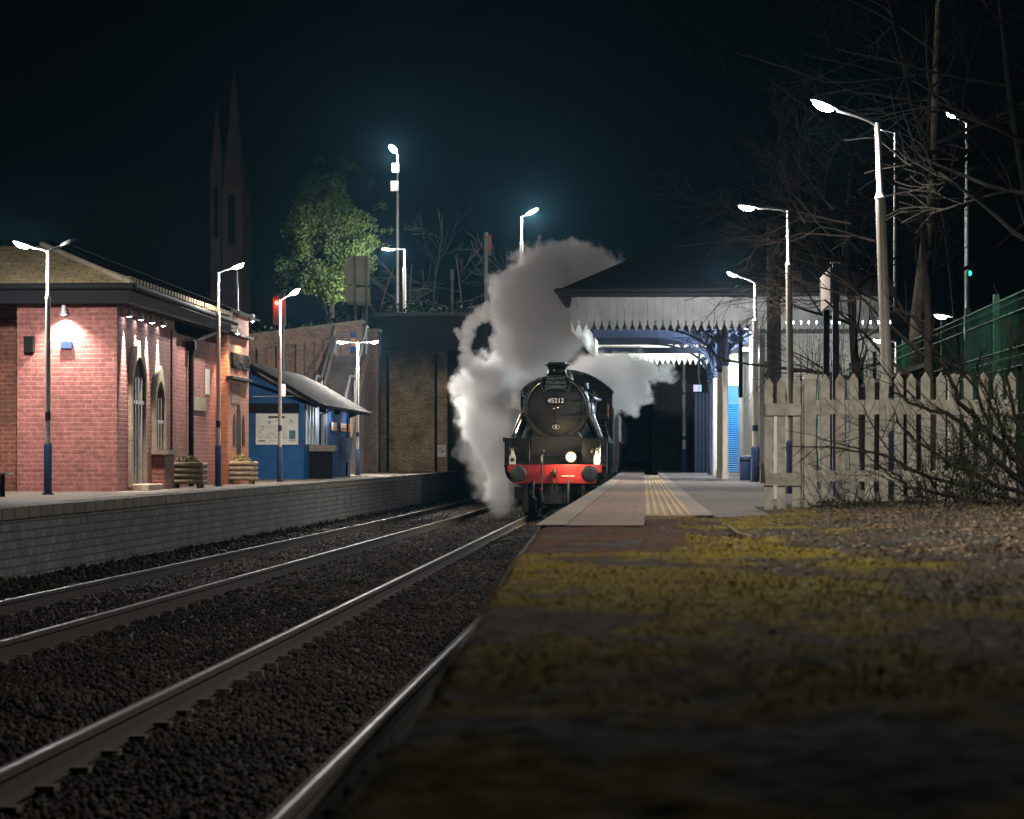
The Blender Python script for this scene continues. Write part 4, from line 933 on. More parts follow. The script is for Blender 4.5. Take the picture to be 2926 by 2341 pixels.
# red signal behind the shed
t = thing('signal_post', 'railway signal showing red behind the lamp post by the shed', 'signal', (at(795, 0, 72).x, at(795, 0, 72).y, .95))
c = at(792, 866, 72); k = MB(); k.tube([(c.x+.16, c.y+.1, .9), (c.x+.16, c.y+.1, c.z+.4)], .05, 8); k.build('post', 'black', t)
k = MB(); k.b2((c.x-.12, c.y-.02, c.z-.65), (c.x+.24, c.y+.14, c.z+.3)); k.tube([(c.x+.0, c.y-.25, c.z+.1), (c.x, c.y, c.z+.1)], .09, 12, cap=False); hh = k.build('signal_head', 'black', t)
k = MB(); k.lathe((c.x, c.y-.03, c.z), [(0, -.02), (.05, -.01), (.075, .0)], 16, 'Y'); k.build('signal_lens', 'redlight', hh)
light('signal_light', 'POINT', (c.x, c.y-.15, c.z), 200, (1, .02, .01), .05, hh)

# ------------------------------------------------------------------ ramp wall, stairs, bridge
def ramp():
    t = thing('ramp_wall', 'brown brick ramp wall with a row of recessed panels and stone coping', 'wall', (-11, 82, .95))
    y = yD(-11, 82); L0 = at(690, 968, 82); R0 = at(1036, 926, 82)
    def top(x): return L0.z+(R0.z-L0.z)*(x-L0.x)/(R0.x-L0.x)
    k = MB(); k.xz([(L0.x-3, .8), (L0.x-3, top(L0.x-3)), (R0.x, R0.z), (R0.x, .8)], y, y+.6); k.build('wall', 'ramp_brick', t)
    k = MB(); ed = [722, 777, 832, 886, 937, 985]
    k.xz([(L0.x-3, top(L0.x-3)-.42), (L0.x-3, top(L0.x-3)), (R0.x, R0.z), (R0.x, R0.z-.42)], y-.26, y-.002)
    for e in ed:
        x = at(e, 0, 82).x+.19; k.xz([(x, .9), (x, top(x)-.42), (x+.26, top(x+.26)-.42), (x+.26, .9)], y-.26, y-.002)
    k.xz([(R0.x-.45, .9), (R0.x-.45, R0.z-.42), (R0.x+.03, R0.z-.4), (R0.x+.03, .9)], y-.28, y-.003)
    k.build('pilaster', 'ramp_brick', t)
    k = MB(); k.xz([(L0.x-3, top(L0.x-3)), (L0.x-3, top(L0.x-3)+.12), (R0.x+.05, R0.z+.12), (R0.x+.05, R0.z)], y-.33, y+.65); k.build('coping', 'stone_trim', t)
    return y
ry = ramp()
t = thing('stair_pier', 'brick pier with flat coping at the head of the stairs', 'wall', (-8.9, 85, .95))
a, b = at(1036, 940, 84.6), at(1080, 1010, 84.6); k = MB(); k.b2((a.x, a.y, .9), (b.x+.0, a.y+.8, a.z-.12)); k.build('wall', 'ramp_brick', t); k = MB(); k.b2((a.x-.05, a.y-.08, a.z-.118), (b.x+.08, a.y+.85, a.z)); k.build('coping', 'stone_trim', t)
t = thing('staircase', 'stone stairs climbing from the platform to the bridge with steel handrails', 'staircase', (-10, 80, .95))
xa, xb = at(962, 0, 81.6).x, at(1040, 0, 81.6).x; ytop = yD(-9.9, 81.4); ztop = at(0, 1020, 81.6).z
for i in range(24):
    z = ztop-i*.168; y = ytop-i*.3
    k = MB(); k.b2((xa, y-.3, z-.168), (xb, y+.02, z-.035)); k.b2((xa, y-.34, z-.03), (xb, y+.02, z)); k.build('step', 'asphalt', t)
k = MB(); k.yz([(ytop, ztop+.1), (ytop-7.2, ztop-4.0), (ytop-7.2, .8), (ytop, .8)], xb+.01, xb+.2); k.yz([(ytop, ztop+.1), (ytop-7.2, ztop-4.0), (ytop-7.2, .8), (ytop, .8)], xa-.2, xa-.01); k.build('stringer_wall', 'ramp_brick', t)
for x, s in ((xa-.05, 0), (xa+.0, .32), (xb+.1, 0)):
    k = MB(); k.tube([(x, ytop+.5, ztop+1.0-s), (x, ytop, ztop+1.0-s), (x, ytop-3.2, ztop+1.0-s-1.79), (x, ytop-4.4, ztop+1.0-s-1.79), (x, ytop-7.4, ztop+1.0-s-3.5)], .042, 8)
    for q in (0, 3.2, 4.4, 7.3): k.tube([(x, ytop-q, ztop-q*.56+.9-s), (x, ytop-q, ztop-q*.56-.2)], .03, 6)
    k.build('handrail', 'steel_white', t, smooth=True)
bs, a, b = board('stair_sign', 'narrow blue sign with an orange panel at the head of the stairs', 'sign', 1003, 952, 1020, 1012, 81.8, ry-.285, 'blue_shed')
k = MB(); q = at(1004, 967, 81.7); w = at(1018, 990, 81.7); k.b2((q.x, ry-.33, w.z), (w.x, ry-.318, q.z)); k.build('orange_panel', 'orange', bs)

def sootshademat():  # darkens upward: soot, plus the unlit upper wall put into the colour
    m = M['abut_brick'].copy(); m.name = 'abutment_soot_shade'; N, L = m.node_tree.nodes, m.node_tree.links; B = N['Principled BSDF']
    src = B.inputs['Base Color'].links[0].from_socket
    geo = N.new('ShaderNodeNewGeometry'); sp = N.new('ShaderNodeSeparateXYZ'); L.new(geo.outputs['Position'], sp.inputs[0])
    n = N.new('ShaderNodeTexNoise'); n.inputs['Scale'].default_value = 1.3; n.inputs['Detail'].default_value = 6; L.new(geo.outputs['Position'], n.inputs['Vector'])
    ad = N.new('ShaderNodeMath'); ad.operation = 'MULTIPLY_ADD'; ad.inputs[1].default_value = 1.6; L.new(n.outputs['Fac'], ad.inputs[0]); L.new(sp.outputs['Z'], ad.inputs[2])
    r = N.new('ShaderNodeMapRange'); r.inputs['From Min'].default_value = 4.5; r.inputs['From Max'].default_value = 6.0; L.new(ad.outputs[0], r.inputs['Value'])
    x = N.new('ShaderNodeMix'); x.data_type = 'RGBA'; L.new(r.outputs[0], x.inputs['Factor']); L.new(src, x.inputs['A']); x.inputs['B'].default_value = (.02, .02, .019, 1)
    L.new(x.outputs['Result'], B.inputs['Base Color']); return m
M['abutment'] = sootshademat()
def bridge():
    t = thing('road_bridge', 'dark sooty brick road bridge crossing the tracks with a lit brick abutment', 'bridge', (-4, 92, .9))
    a, b = at(1050, 900, 88), at(1279, 1350, 88); y = a.y
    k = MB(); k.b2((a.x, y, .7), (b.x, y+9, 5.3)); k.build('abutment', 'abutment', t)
    k = MB(); c = at(1866, 0, 99); d = at(2060, 0, 99); k.b2((c.x, y+8.5, .7), (d.x, y+18, 5.3)); k.build('pier', 'pier_brick', t)
    k = MB(); l = at(1078, 0, 87.8).x; k.b2((l, y-.25, 5.302), (9.5, y+.35, 6.55)); k.b2((l, y+.352, 5.302), (9.5, y+10, 5.9)); k.build('parapet', 'soot_brick', t)
    k = MB(); k.b2((l-.1, y-.33, 6.552), (9.5, y+.43, 6.66)); k.build('coping', 'pier_brick', t)
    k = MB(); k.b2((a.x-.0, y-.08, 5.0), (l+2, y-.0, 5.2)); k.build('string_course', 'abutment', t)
    for px in (1108, 1246):
        q = at(px, 0, 87.9).x; k = MB(); k.tube([(q, y-.06, .9), (q, y-.06, 5.2)], .05, 8); k.build('drainpipe', 'black', t)
    k = MB(); q0, q1 = at(1060, 0, 87.6).x, at(1092, 0, 87.6).x; k.b2((q0, y-.5, 1.6), (q1, y-.45, 1.68)); k.b2((q0+.03, y-.5, .95), (q0+.11, y-.44, 1.6)); k.b2((q1-.11, y-.5, .95), (q1-.03, y-.44, 1.6)); k.build('gate_frame', 'stone_trim', t)
    return y
bry = bridge()
sg, a, b = board('trespass_sign', 'white sign with a red ring crossing out a walking figure, on the bridge abutment', 'sign', 1250, 1272, 1274, 1306, 87.8, bry-.004)
cx, cz = (a.x+b.x)/2, a.z-.17; k = MB()
for i in range(24): p, q = 2*math.pi*i/24, 2*math.pi*(i+1)/24; k.tube([(cx+.11*math.cos(p), bry-.04, cz+.11*math.sin(p)), (cx+.11*math.cos(q), bry-.04, cz+.11*math.sin(q))], .012, 5)
k.tube([(cx-.075, bry-.044, cz+.075), (cx+.075, bry-.044, cz-.075)], .011, 5); k.build('prohibition_ring', 'red_ink', sg)
k = MB(); k.tube([(cx, bry-.038, cz+.05), (cx, bry-.038, cz-.02)], .016, 6); k.tube([(cx, bry-.038, cz-.02), (cx-.035, bry-.038, cz-.085)], .01, 5); k.tube([(cx, bry-.038, cz-.02), (cx+.035, bry-.038, cz-.085)], .01, 5); k.lathe((cx, bry-.038, cz+.078), [(0, -.015), (.018, 0), (0, .015)], 8); k.build('walking_figure', 'black_ink', sg)

# road beyond the parapet and its furniture
hl = MB(); hl.quad((-60, bry+.5, 5.92), (40, bry+.5, 5.92), (40, 200, 6.4), (-60, 200, 6.4)); struct(hl.build('road', 'asphalt'))
def poly_px(pts, D): return [(at(px, py, D).x, at(px, py, D).z) for px, py in pts]
t = thing('road_sign', 'back of a pair of arrow shaped road signs on two grey posts', 'road sign', (at(1030, 0, 92).x, at(1030, 0, 92).y, 6)); y = at(1030, 0, 92).y
for pts in ([(1000, 731), (1054, 731), (1057, 816), (993, 813), (979, 771)], [(993, 821), (1057, 821), (1058, 875), (995, 872), (982, 842)]):
    k = MB(); k.xz(poly_px(pts, 92), y-.01, y); p = k.build('sign_plate', 'olive', t)
    for v in (pts[0][1]+12, pts[2][1]-9): q = at(0, v, 92).z; k = MB(); k.b2((at(996, 0, 92).x, y-.05, q-.025), (at(1056, 0, 92).x, y-.011, q+.025)); k.build('stiffener', 'olive', p)
for px in (1015, 1047):
    q = at(px, 0, 92).x; k = MB(); k.tube([(q, y-.1, 5.9), (q, y-.1, at(0, 733, 92).z)], .05, 10); k.build('post', 'steel_grey', t, smooth=True)
t = thing('station_totem', 'tall grey station totem with an orange double arrow flag panel above the bridge', 'station sign', (at(1392, 0, 91).x, at(1392, 0, 91).y, 6)); c = at(1390, 665, 91)
k = MB(); k.b2((c.x-.07, c.y-.06, 5.9), (c.x+.05, c.y+.06, c.z)); k.build('pole', 'steel_grey', t)
Q = Matrix.Rotation(R(80), 3, 'Z')
def flag(z0, z1, m, name, w0=.08, w1=.72, th=.03):
    k = MB(); k.b2((w0, -th/2, z0), (w1, th/2, z1)); k.v = [tuple(Q@Vector((a, 0, 0))+Q@Vector((0, b, 0))+Vector((c.x, c.y, cc))) for a, b, cc in k.v]; return k.build(name, m, t)
flag(at(0, 712, 91).z, at(0, 669, 91).z, 'orange_red', 'flag_panel'); flag(at(0, 727, 91).z, at(0, 714, 91).z, 'white_sign', 'name_panel')
for v in (684, 697):
    k = MB(); z = at(0, v, 91).z; k.b2((.12, -.03, z-.035), (.68, -.02, z+.035)); k.b2((.36, -.031, z-.035), (.44, -.021, z+.1)); k.v = [tuple(Q@Vector((a, b, 0))+Vector((c.x, c.y, cc))) for a, b, cc in k.v]; k.build('double_arrow', 'white_ink', t)
t = thing('roadside_post', 'short grey roadside post between the street lamp and the station totem', 'post', at(1292, 888, 93)); c = at(1292, 770, 93)
k = MB(); k.tube([(c.x, c.y, 5.9), (c.x, c.y, c.z-.4), (c.x, c.y, c.z-.38), (c.x, c.y, c.z)], [.05, .05, .07, .07], 10); k.build('post', 'steel_grey', t, smooth=True)
t = thing('bus_shelter', 'small grey bus shelter on the bridge behind the steam', 'shelter', at(1430, 888, 94)); a, b = at(1400, 812, 94), at(1470, 888, 94)
k = MB(); k.b2((a.x, a.y, a.z-.25), (b.x, a.y+1.2, a.z)); k.build('roof', 'pier_brick', t); k = MB(); k.b2((a.x+.05, a.y+1.1, 5.95), (b.x-.05, a.y+1.15, a.z-.252)); k.b2((a.x+.05, a.y+.05, 5.95), (a.x+.12, a.y+1.1, a.z-.252)); k.build('back_panel', 'steel_grey', t)

# church beyond
def church():
    D = 150; t = thing('church', 'tall sandstone church steeple with narrow openings rising behind the pub', 'church', (at(650, 0, D).x, at(650, 0, D).y, 0))
    def X(px): return at(px, 0, D).x
    def Z(py): return at(0, py, D).z
    y = at(650, 0, D).y
    k = MB(); k.b2((X(634), y, 0), (X(695), y+3, Z(545))); k.build('tower', 'church', t)
    k = MB(); cx = X(663); k.add([(X(636), y, Z(545)), (X(694), y, Z(545)), (X(694), y+1.4, Z(545)), (X(636), y+1.4, Z(545)), (cx-.03, y+.7, Z(190)), (cx+.03, y+.7, Z(190))], [(0, 1, 5, 4), (1, 2, 5), (2, 3, 4, 5), (3, 0, 4), (3, 2, 1, 0)]); k.build('spire', 'church', t)
    k = MB(); k.b2((X(598), y+.3, 0), (X(630), y+3, Z(470))); k.build('stair_turret', 'church', t)
    k = MB(); cx = X(614); k.add([(X(599), y+.3, Z(470)), (X(630), y+.3, Z(470)), (X(630), y+1, Z(470)), (X(599), y+1, Z(470)), (cx, y+.6, Z(300))], [(0, 1, 4), (1, 2, 4), (2, 3, 4), (3, 0, 4)]); k.build('turret_spire', 'church', t)
    for a, b, c, d in ((652, 672, 555, 700), (610, 620, 530, 680)):
        k = MB(); k.b2((X(a), y-.05 if a > 630 else y+.25, Z(d)), (X(b), y+.1 if a > 630 else y+.4, Z(c))); k.build('louvre_opening', 'black', t)
    k = MB(); k.b2((X(150), y+4, 0), (X(600), y+16, Z(620))); k.xz([(X(150), Z(620)), (X(240), Z(485)), (X(560), Z(485)), (X(600), Z(620))], y+6, y+12); k.build('nave', 'soot_brick', t)
church()
# ------------------------------------------------------------------ platform canopy
CY0, CY1 = yD(0, 57), yD(0, 78)
CXL0, CXL1, CXR = at(1632, 0, 57).x, at(1712, 0, 78).x, at(2506, 0, 57).x
ZT, ZTIP = 3.78+1.42-.0, 2.98+1.42
def vboards(k, n, p, fn, zt, ztip, t=.02, g=.004):
    """boards with shaped feet; fn(u, z, t)->xyz along the run"""
    for i in range(n):
        c = (i+.5)*p; h = p/2-g/2
        half = [(h, zt), (h, ztip+.235)]
        half += [(h-.020*math.sin(a), ztip+.215+.02*math.cos(a)) for a in (.5, 1.2, 1.57, 2.1, 2.7)]
        half += [(h-.006, ztip+.175), (h-.025, ztip+.13), (h-.045, ztip+.095), (h-.058, ztip+.05), (.004, ztip)]
        poly = half+[(-u, z) for u, z in half[::-1]]
        k.prism([(c+u, z) for u, z in poly], fn, 0, t)
def canopy():
    t = thing('platform_canopy', 'station canopy with pale shaped valance boards, dark hipped roof and navy ironwork', 'canopy', (2, 66, .93))
    k = MB(); W = CXR-CXL0; n = round(W/.177); p = W/n
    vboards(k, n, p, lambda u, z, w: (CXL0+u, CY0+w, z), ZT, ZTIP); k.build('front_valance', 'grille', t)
    k = MB(); Ld = CY1-CY0; n = round(Ld/.177); p = Ld/n
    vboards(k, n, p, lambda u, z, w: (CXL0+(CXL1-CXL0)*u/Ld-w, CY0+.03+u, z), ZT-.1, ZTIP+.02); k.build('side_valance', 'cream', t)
    k = MB(); W = CXR-CXL1; n = round(W/.177); p = W/n
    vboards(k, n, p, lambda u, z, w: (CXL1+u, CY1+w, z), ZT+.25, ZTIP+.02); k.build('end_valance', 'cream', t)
    k = MB()
    for x in (CXL1+1.4, CXL1+2.8, CXL1+4.2): k.b2((x-.04, CY1-.03, 4.75), (x+.04, CY1-.002, ZT+.2))
    k.b2((CXL1, CY1-.035, 4.68), (CXR, CY1-.003, 4.73)); k.build('valance_rail', 'cream', t)
    # roof
    e = .22; zE = ZT+.16; xl0, xl1, xr = CXL0-.3, CXL1-.3, CXR+.4; cx = (xl0+xr)/2; rise = (cx-xl0)*.50
    A, B, C, D_ = (xl0, CY0-.2, zE), (xr, CY0-.2, zE), (xr, CY1+.2, zE), (xl1, CY1+.2, zE)
    P, Q_ = (cx, CY0+3.4, zE+rise), (cx, CY1-3.4, zE+rise)
    k = MB(); k.add([A, B, C, D_, P, Q_], [(0, 1, 4), (1, 2, 5, 4), (2, 3, 5), (3, 0, 4, 5), (0, 3, 2, 1)]); k.build('roof', 'black_roof', t)
    k = MB(); k.b2((xl0, CY0-.22, ZT-.0), (xr, CY0-.02, zE-.012)); k.tube([(xl0-.06, CY0-.26, zE-.03), (xr, CY0-.26, zE-.03)], .06, 8); k.tube([(xl0-.04, CY0-.26, zE-.03), (xl1-.04, CY1+.2, zE-.03)], .06, 8); k.xz([(xl0-.08, zE+.02), (xl0+.24, ZT-.25), (xl0+.27, ZT-.25), (xl0+.27, zE-.02)], CY0-.1, CY0-.04); k.build('gutter', 'black', t)
    k = MB(); k.quad((CXL0+.05, CY0+.1, ZT+.02), (CXR, CY0+.1, ZT+.02), (CXR, CY1-.05, ZT+.06), (CXL1+.05, CY1-.05, ZT+.06)); k.build('ceiling', 'cream', t)
    # beams and columns
    for i, D in enumerate((60.6, 65.1, 69.6, 74.1)):
        y = yD(2, D); xl = CXL0+(CXL1-CXL0)*(y-CY0)/Ld+.08
        k = MB(); k.b2((xl, y-.08, 4.88), (CXR-.1, y+.08, 5.12)); 
        if i == 3: k.b2((xl, y-.09, 4.62), (CXR-.1, y+.09, 4.8))
        k.build('beam', 'navy', t)
        if i == 3:
            k = MB(); k.b2((xl+.1, y-.10, 4.805), (xl+1.3, y-.085, 4.84)); k.build('batten', 'cream', t)
        X = 2.0; zc = 1.42+2.42; zb = pl(ZR, y)
        k = MB(); k.tube([(X, y, zb), (X, y, zb+.18), (X, y, zb+.22), (X, y, zc-.12)], [.095, .095, .078, .07], 16); cl = k.build('column', 'cream' if i < 3 else 'navy', t, smooth=True)
        k = MB(); k.lathe((X, y, 0), [(.075, zc-.12), (.1, zc-.08), (.08, zc-.04), (.13, zc+.02), (.13, zc+.05), (.07, zc+.06), (.062, 4.9)], 16); k.build('capital', 'navy', cl, smooth=True)
        # pierced arched brackets: main arc, inner arc, scroll rings
        for ax, s, a_, b_ in ((0, -1, 1.75, 1.0), (0, 1, 1.75, 1.0), (1, -1, 1.5, 1.0), (1, 1, 1.5, 1.0)):
            def pt(u, z): return (X+s*u, y, z) if ax == 0 else (X, y+s*u, z)
            k = MB(); z0 = zc+.06
            arc = [pt(.06+a_*(1-math.cos(q)), z0+b_*math.sin(q)) for q in [i_*math.pi/2/14 for i_ in range(15)]]
            k.tube(arc, .034, 6); k.tube([pt(.06, z0), pt(.06, 4.88)], .02, 6)
            for (u, dz, rr) in ((.24, .82, .13), (.5, .90, .085), (.18, .52, .085), (.74, .96, .055), (.13, .31, .045), (.95, .985, .035)):
                cz_ = z0+dz*b_
                for ro in (rr, rr*.55):
                    k.tube([pt(u*a_/1.5+ro*math.cos(q), cz_+ro*math.sin(q)) for q in [i_*math.pi/8 for i_ in range(17)]], .017, 5, cap=False)
                k.tube([pt(u*a_/1.5+rr*(1-j/10)*math.cos(j*.9), cz_+rr*(1-j/10)*math.sin(j*.9)) for j in range(10)], .017, 5)
            for j in range(1, 9):
                q = j*math.pi/2/10; u0 = .06+a_*(1-math.cos(q)); zz = z0+b_*math.sin(q)
                k.tube([pt(u0, zz), pt(max(.06, u0-.1), min(4.87, zz+.16))], .013, 4)
            k.build('bracket', 'navy', cl)
    return t
canopy()
# lights under the canopy
def ctube(label, x0, x1, y, z, power, along='x'):
    t = thing('canopy_light', label, 'canopy light', ((x0+x1)/2, y, z), 'lights under the station canopy')
    k = MB()
    if along == 'x': k.b2((x0, y-.06, z+.03), (x1, y+.06, z+.08))
    else: k.b2((x0-.06, y-.6, z+.03), (x0+.06, y+.6, z+.08))
    k.build('housing', 'white', t)
    k = MB(); k.tube([(x0, y, z), (x1, y, z)] if along == 'x' else [(x0, y-.58, z), (x0, y+.58, z)], .03, 8); k.build('tube', 'tube', t)
    light('canopy_lamp', 'POINT', ((x0+x1)/2, y, z-.1), power, (.78, .9, 1), .15, t)
p = at(2150, 1000, 68); ctube('bright canopy light shining behind the brackets near the cream building', p.x-.3, p.x+.2, p.y, p.z, 2000)
p = at(2125, 1092, 78.5); ctube('tube light above the blue shutter', p.x-.45, p.x+.5, p.y, p.z, 600)
ctube('canopy light behind the valance boards over the cream wall', 3.4, 5.9, CY0+2.1, ZT-.5, 170)
p = at(1905, 1010, 76.2); ctube('added light hidden behind the farthest navy beam, brightening the steam', p.x-.1, p.x+.1, p.y, 4.98, 500)  # added to light the steam, no lamp shows at this spot

# station building under and behind the canopy
def station():
    t = thing('station_building', 'cream station building end wall behind the valance and the bamboo', 'building', (5, 66, .93))
    y = yD(4, 62.5); a = at(2172, 0, 62.5).x; b = at(2515, 0, 62.5).x
    k = MB(); k.b2((a, y, .9), (b, y+14, 5.18)); k.build('wall', 'cream', t)
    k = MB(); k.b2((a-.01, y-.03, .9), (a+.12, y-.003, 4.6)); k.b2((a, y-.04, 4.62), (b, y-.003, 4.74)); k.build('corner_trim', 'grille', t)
    k = MB(); q = at(2196, 0, 62).x; k.tube([(q-.06, y-.12, 3.9), (q+.04, y-.14, 3.75), (q-.05, y-.15, 3.55), (q+.03, y-.14, 3.35), (q+.1, y-.1, 3.2)], .03, 8); k.build('scroll_bracket', 'black', t)
    u = thing('shutter_wall', 'white panelled wall with a blue roller shutter under the canopy', 'wall', (3, 80, .95))
    y = yD(3, 80); a, b = at(2060, 0, 80).x, at(2190, 0, 80).x; zs = at(0, 1100, 80).z; zp = at(0, 1035, 80).z
    k = MB(); k.b2((a, y, .9), (b, y+.2, 6)); k.build('wall', 'panel', u)
    k = MB()
    for i in range(5): z = zs+.06+i*.13; k.b2((a, y-.02, z), (b, y-.003, z+.012))
    k.build('panel_joint', 'steel_grey', u)
    k = MB(); k.b2((a, y-.05, zs-.58), (b, y-.003, zs-.02)); k.build('shutter_box', 'blue_shed', u)
    k = MB(); z = zs-.62; pts = []
    while z > 1.0: pts += [(y-.02, z), (y-.05, z-.035), (y-.02, z-.07)]; z -= .07
    k.yz([(y+.0, zs-.6)]+pts+[(y+.0, 1.0)], a, b); sh = k.build('roller_shutter', 'shutter', u); sh['label'] = 'blue ribbed roller shutter'
    # dark hoarding beyond the columns
    h = thing('dark_hoarding', 'dark ribbed hoarding behind the canopy columns', 'hoarding', (1.8, 82, .97)); y = yD(1.8, 82); a, b = at(1983, 0, 82).x, at(2056, 0, 82).x; ztop = at(0, 1122, 82).z
    k = MB(); k.b2((a, y, .95), (b, y+.1, ztop)); k.build('panel', 'blue_paint', h)
    k = MB(); x = a
    while x < b: k.b2((x, y-.02, .95), (x+.03, y-.002, ztop)); x += .12
    k.build('rib', 'black', h)
    m_ = thing('information_screen', 'small hanging information screen lit lilac beside the columns', 'screen', at(1997, 1108, 76)); c = at(1998, 1109, 76)
    k = MB(); k.b2((c.x-.42, c.y, c.z-.14), (c.x+.42, c.y+.2, c.z+.14)); k.tube([(c.x, c.y+.1, c.z+.14), (c.x, c.y+.1, 5.0)], .03, 8); k.tube([(c.x-.4, c.y, c.z-.12), (c.x-.52, c.y, c.z-.2), (c.x-.55, c.y, c.z)], .04, 8); k.build('housing', 'black', m_)
    k = MB(); k.b2((c.x-.18, c.y-.01, c.z-.11), (c.x-.02, c.y-.001, c.z+.1)); k.build('screen_panel', 'screen', m_)
    k = MB(); k.b2((c.x-.01, c.y-.01, c.z-.11), (c.x+.07, c.y-.001, c.z+.1)); k.build('screen_panel', 'screen2', m_)
    # hanging post in front of the shutter
    g = thing('hanging_sign_post', 'narrow dark post hanging in front of the blue shutter', 'post', at(2117, 1100, 66)); c = at(2117, 1018, 66)
    k = MB(); k.b2((c.x-.05, c.y-.03, at(0, 1137, 66).z), (c.x+.05, c.y+.03, 5.0)); k.build('post', 'black', g); k = MB(); k.b2((c.x-.07, c.y-.04, at(0, 1137, 66).z), (c.x-.052, c.y+.03, 4.95)); k.build('edge_strip', 'wood', g)
    # bins and box
    bn = thing('litter_bin', 'dark round litter bin standing beside the lamp post base', 'bin', at(2132, 1367, 58)); c = at(2132, 1367, 58)
    k = MB(); k.lathe((c.x, c.y, 0), [(.14, .92), (.15, .95), (.15, 1.42), (.13, 1.48), (.06, 1.5)], 20); k.build('body', 'blue_paint', bn, smooth=True); k = MB(); k.lathe((c.x, c.y, 0), [(.152, 1.36), (.156, 1.37), (.156, 1.40), (.152, 1.41)], 20); k.build('rim', 'black', bn)
    w = thing('brick_planter', 'low brick planter between the litter bin and the lamp post', 'planter', at(2152, 1364, 61)); c = at(2152, 1364, 61)
    k = MB(); k.b2((c.x-.14, c.y-.14, .92), (c.x+.14, c.y+.3, 1.45)); k.build('body', 'pier_brick', w); k = MB(); k.b2((c.x-.16, c.y-.16, 1.452), (c.x+.16, c.y+.32, 1.5)); k.build('cap', 'stone_trim', w)
    w = thing('grit_box', 'small tan grit box tucked behind the picket fence end', 'box', at(2186, 1370, 50)); c = at(2187, 1370, 50)
    k = MB(); k.b2((c.x-.1, c.y-.1, .93), (c.x+.12, c.y+.25, 1.30)); k.build('body', 'wood', w, bevel=.01); k = MB(); k.b2((c.x-.12, c.y-.12, 1.302), (c.x+.14, c.y+.27, 1.34)); k.build('lid', 'wood', w)
station()

# ------------------------------------------------------------------ totem, pole, fences
def totem():
    x = 2.5; t = thing('station_name_sign', 'faded station name board on two navy posts seen from the side', 'station sign', (x, 33.5, .93))
    D1, D2 = 33.0, 34.7; y1, y2 = yD(x, D1), yD(x, D2)
    zt, zb = at(0, 760, D1).z, at(0, 868, D1).z
    for y, w, zz in ((y1, .05, zt+.03), (y2, .05, zb+.02)):
        k = MB(); k.b2((x+.03, y-.04, .9), (x+.03+.085, y+.04, zz)); k.build('post', 'blue_paint', t)
    k = MB(); k.b2((x-.0, y1+.03, zb), (x+.028, y2+.05, zt-.02)); k.build('name_board', 'pink_board', t)
    k = MB(); k.b2((x-.012, y2+.052, zb+.2), (x+.03, y2+.08, zt-.03)); k.b2((x, y1-.05, zt+.032), (x+.13, y1+.05, zt+.045)); k.build('edge_trim', 'steel_white', t)
totem()
t = thing('timber_pole', 'thick grey timber pole ending above the left fence pickets, darker than the lamp posts', 'pole', (at(2212, 0, 45).x, at(2212, 0, 45).y, .93)); c = at(2210, 640, 45)
k = MB(); k.tube([(c.x+.02, c.y, .93), (c.x, c.y, c.z)], [.15, .12], 14); k.build('pole', 'timber', t, smooth=True); k = MB(); k.tube([(c.x, c.y-.13, 2.6), (c.x-.1, c.y-.16, 2.4), (c.x+.1, c.y-.2, 2.2)], .02, 6); k.tube([(c.x+.2, c.y, 2.75), (c.x+.26, c.y, 2.4), (c.x+.12, c.y, 2.2)], .02, 6); k.build('cable', 'black', t)

def fence():
    D = 24; y = yD(2, D)
    t = thing('picket_fence', 'weathered white picket fence closing off the platform end', 'fence', (at(2600, 0, D).x, y, .93))
    def X(px): return at(px, 0, D).x
    def Z(py): return at(0, py, D).z
    r = random.Random(4)
    def picket(px, top, bot, w=.043, yo=0.0):
        x = X(px); a = r.uniform(-.012, .012); zt, zb = Z(top)+r.uniform(-.008, .008), Z(bot)
        k = MB(); k.xz([(x-w, zb), (x-w+a, zt-.065), (x+a, zt), (x+w+a, zt-.065), (x+w, zb)], y-.012+yo, y+.012+yo); k.build('picket', 'fence', t)
    for px in (2360, 2401, 2442, 2483, 2524, 2567, 2605, 2645, 2685, 2724, 2765, 2806, 2846, 2885): picket(px, 1066 if px != 2483 else 1068, 1432)
    for px in (2198, 2234, 2277): picket(px, 1076, 1459, .041, .07)
    for a, b, c, d in ((2326, 2905, 1143, 1184), (2326, 2905, 1345, 1376)):
        k = MB(); k.b2((X(a), y+.013, Z(d)), (X(b), y+.055, Z(c))); k.build('rail', 'fence', t)
    for a, b, c, d in ((2188, 2290, 1153, 1187), (2188, 2298, 1352, 1388)):
        k = MB(); k.b2((X(a), y+.025, Z(d)), (X(b), y+.057, Z(c))); k.build('rail', 'fence', t)
    for px, w in ((2314, .058), (2725, .05)):
        x = X(px); k = MB(); k.b2((x-w, y+.014 if px > 2400 else y-.06, .85), (x+w, y+.12 if px > 2400 else y+.055, Z(1084))); pst = k.build('post', 'fence', t)
        k = MB(); k.b2((x-w-.008, y-.068 if px < 2400 else y+.005, Z(1084)+.002), (x+w+.008, y+.063 if px < 2400 else y+.128, Z(1071))); k.build('post_cap', 'white' if px < 2400 else 'fence', pst)
    k = MB(); k.b2((X(2296)-.012, y-.02, Z(1440)), (X(2296)+.012, y+.1, Z(1100))); k.build('post', 'fence', t)
fence()
t = thing('marker_post', 'small pale marker post seen between the left fence pickets', 'post', at(2220, 1345, 30)); a, b = at(2211, 1190, 30), at(2229, 1345, 30)
k = MB(); k.b2((a.x, a.y, .93), (b.x, a.y+.05, a.z)); k.b2((b.x-.03, a.y-.02, .93), (b.x+.05, a.y-.005, 1.2)); k.build('post', 'white', t)
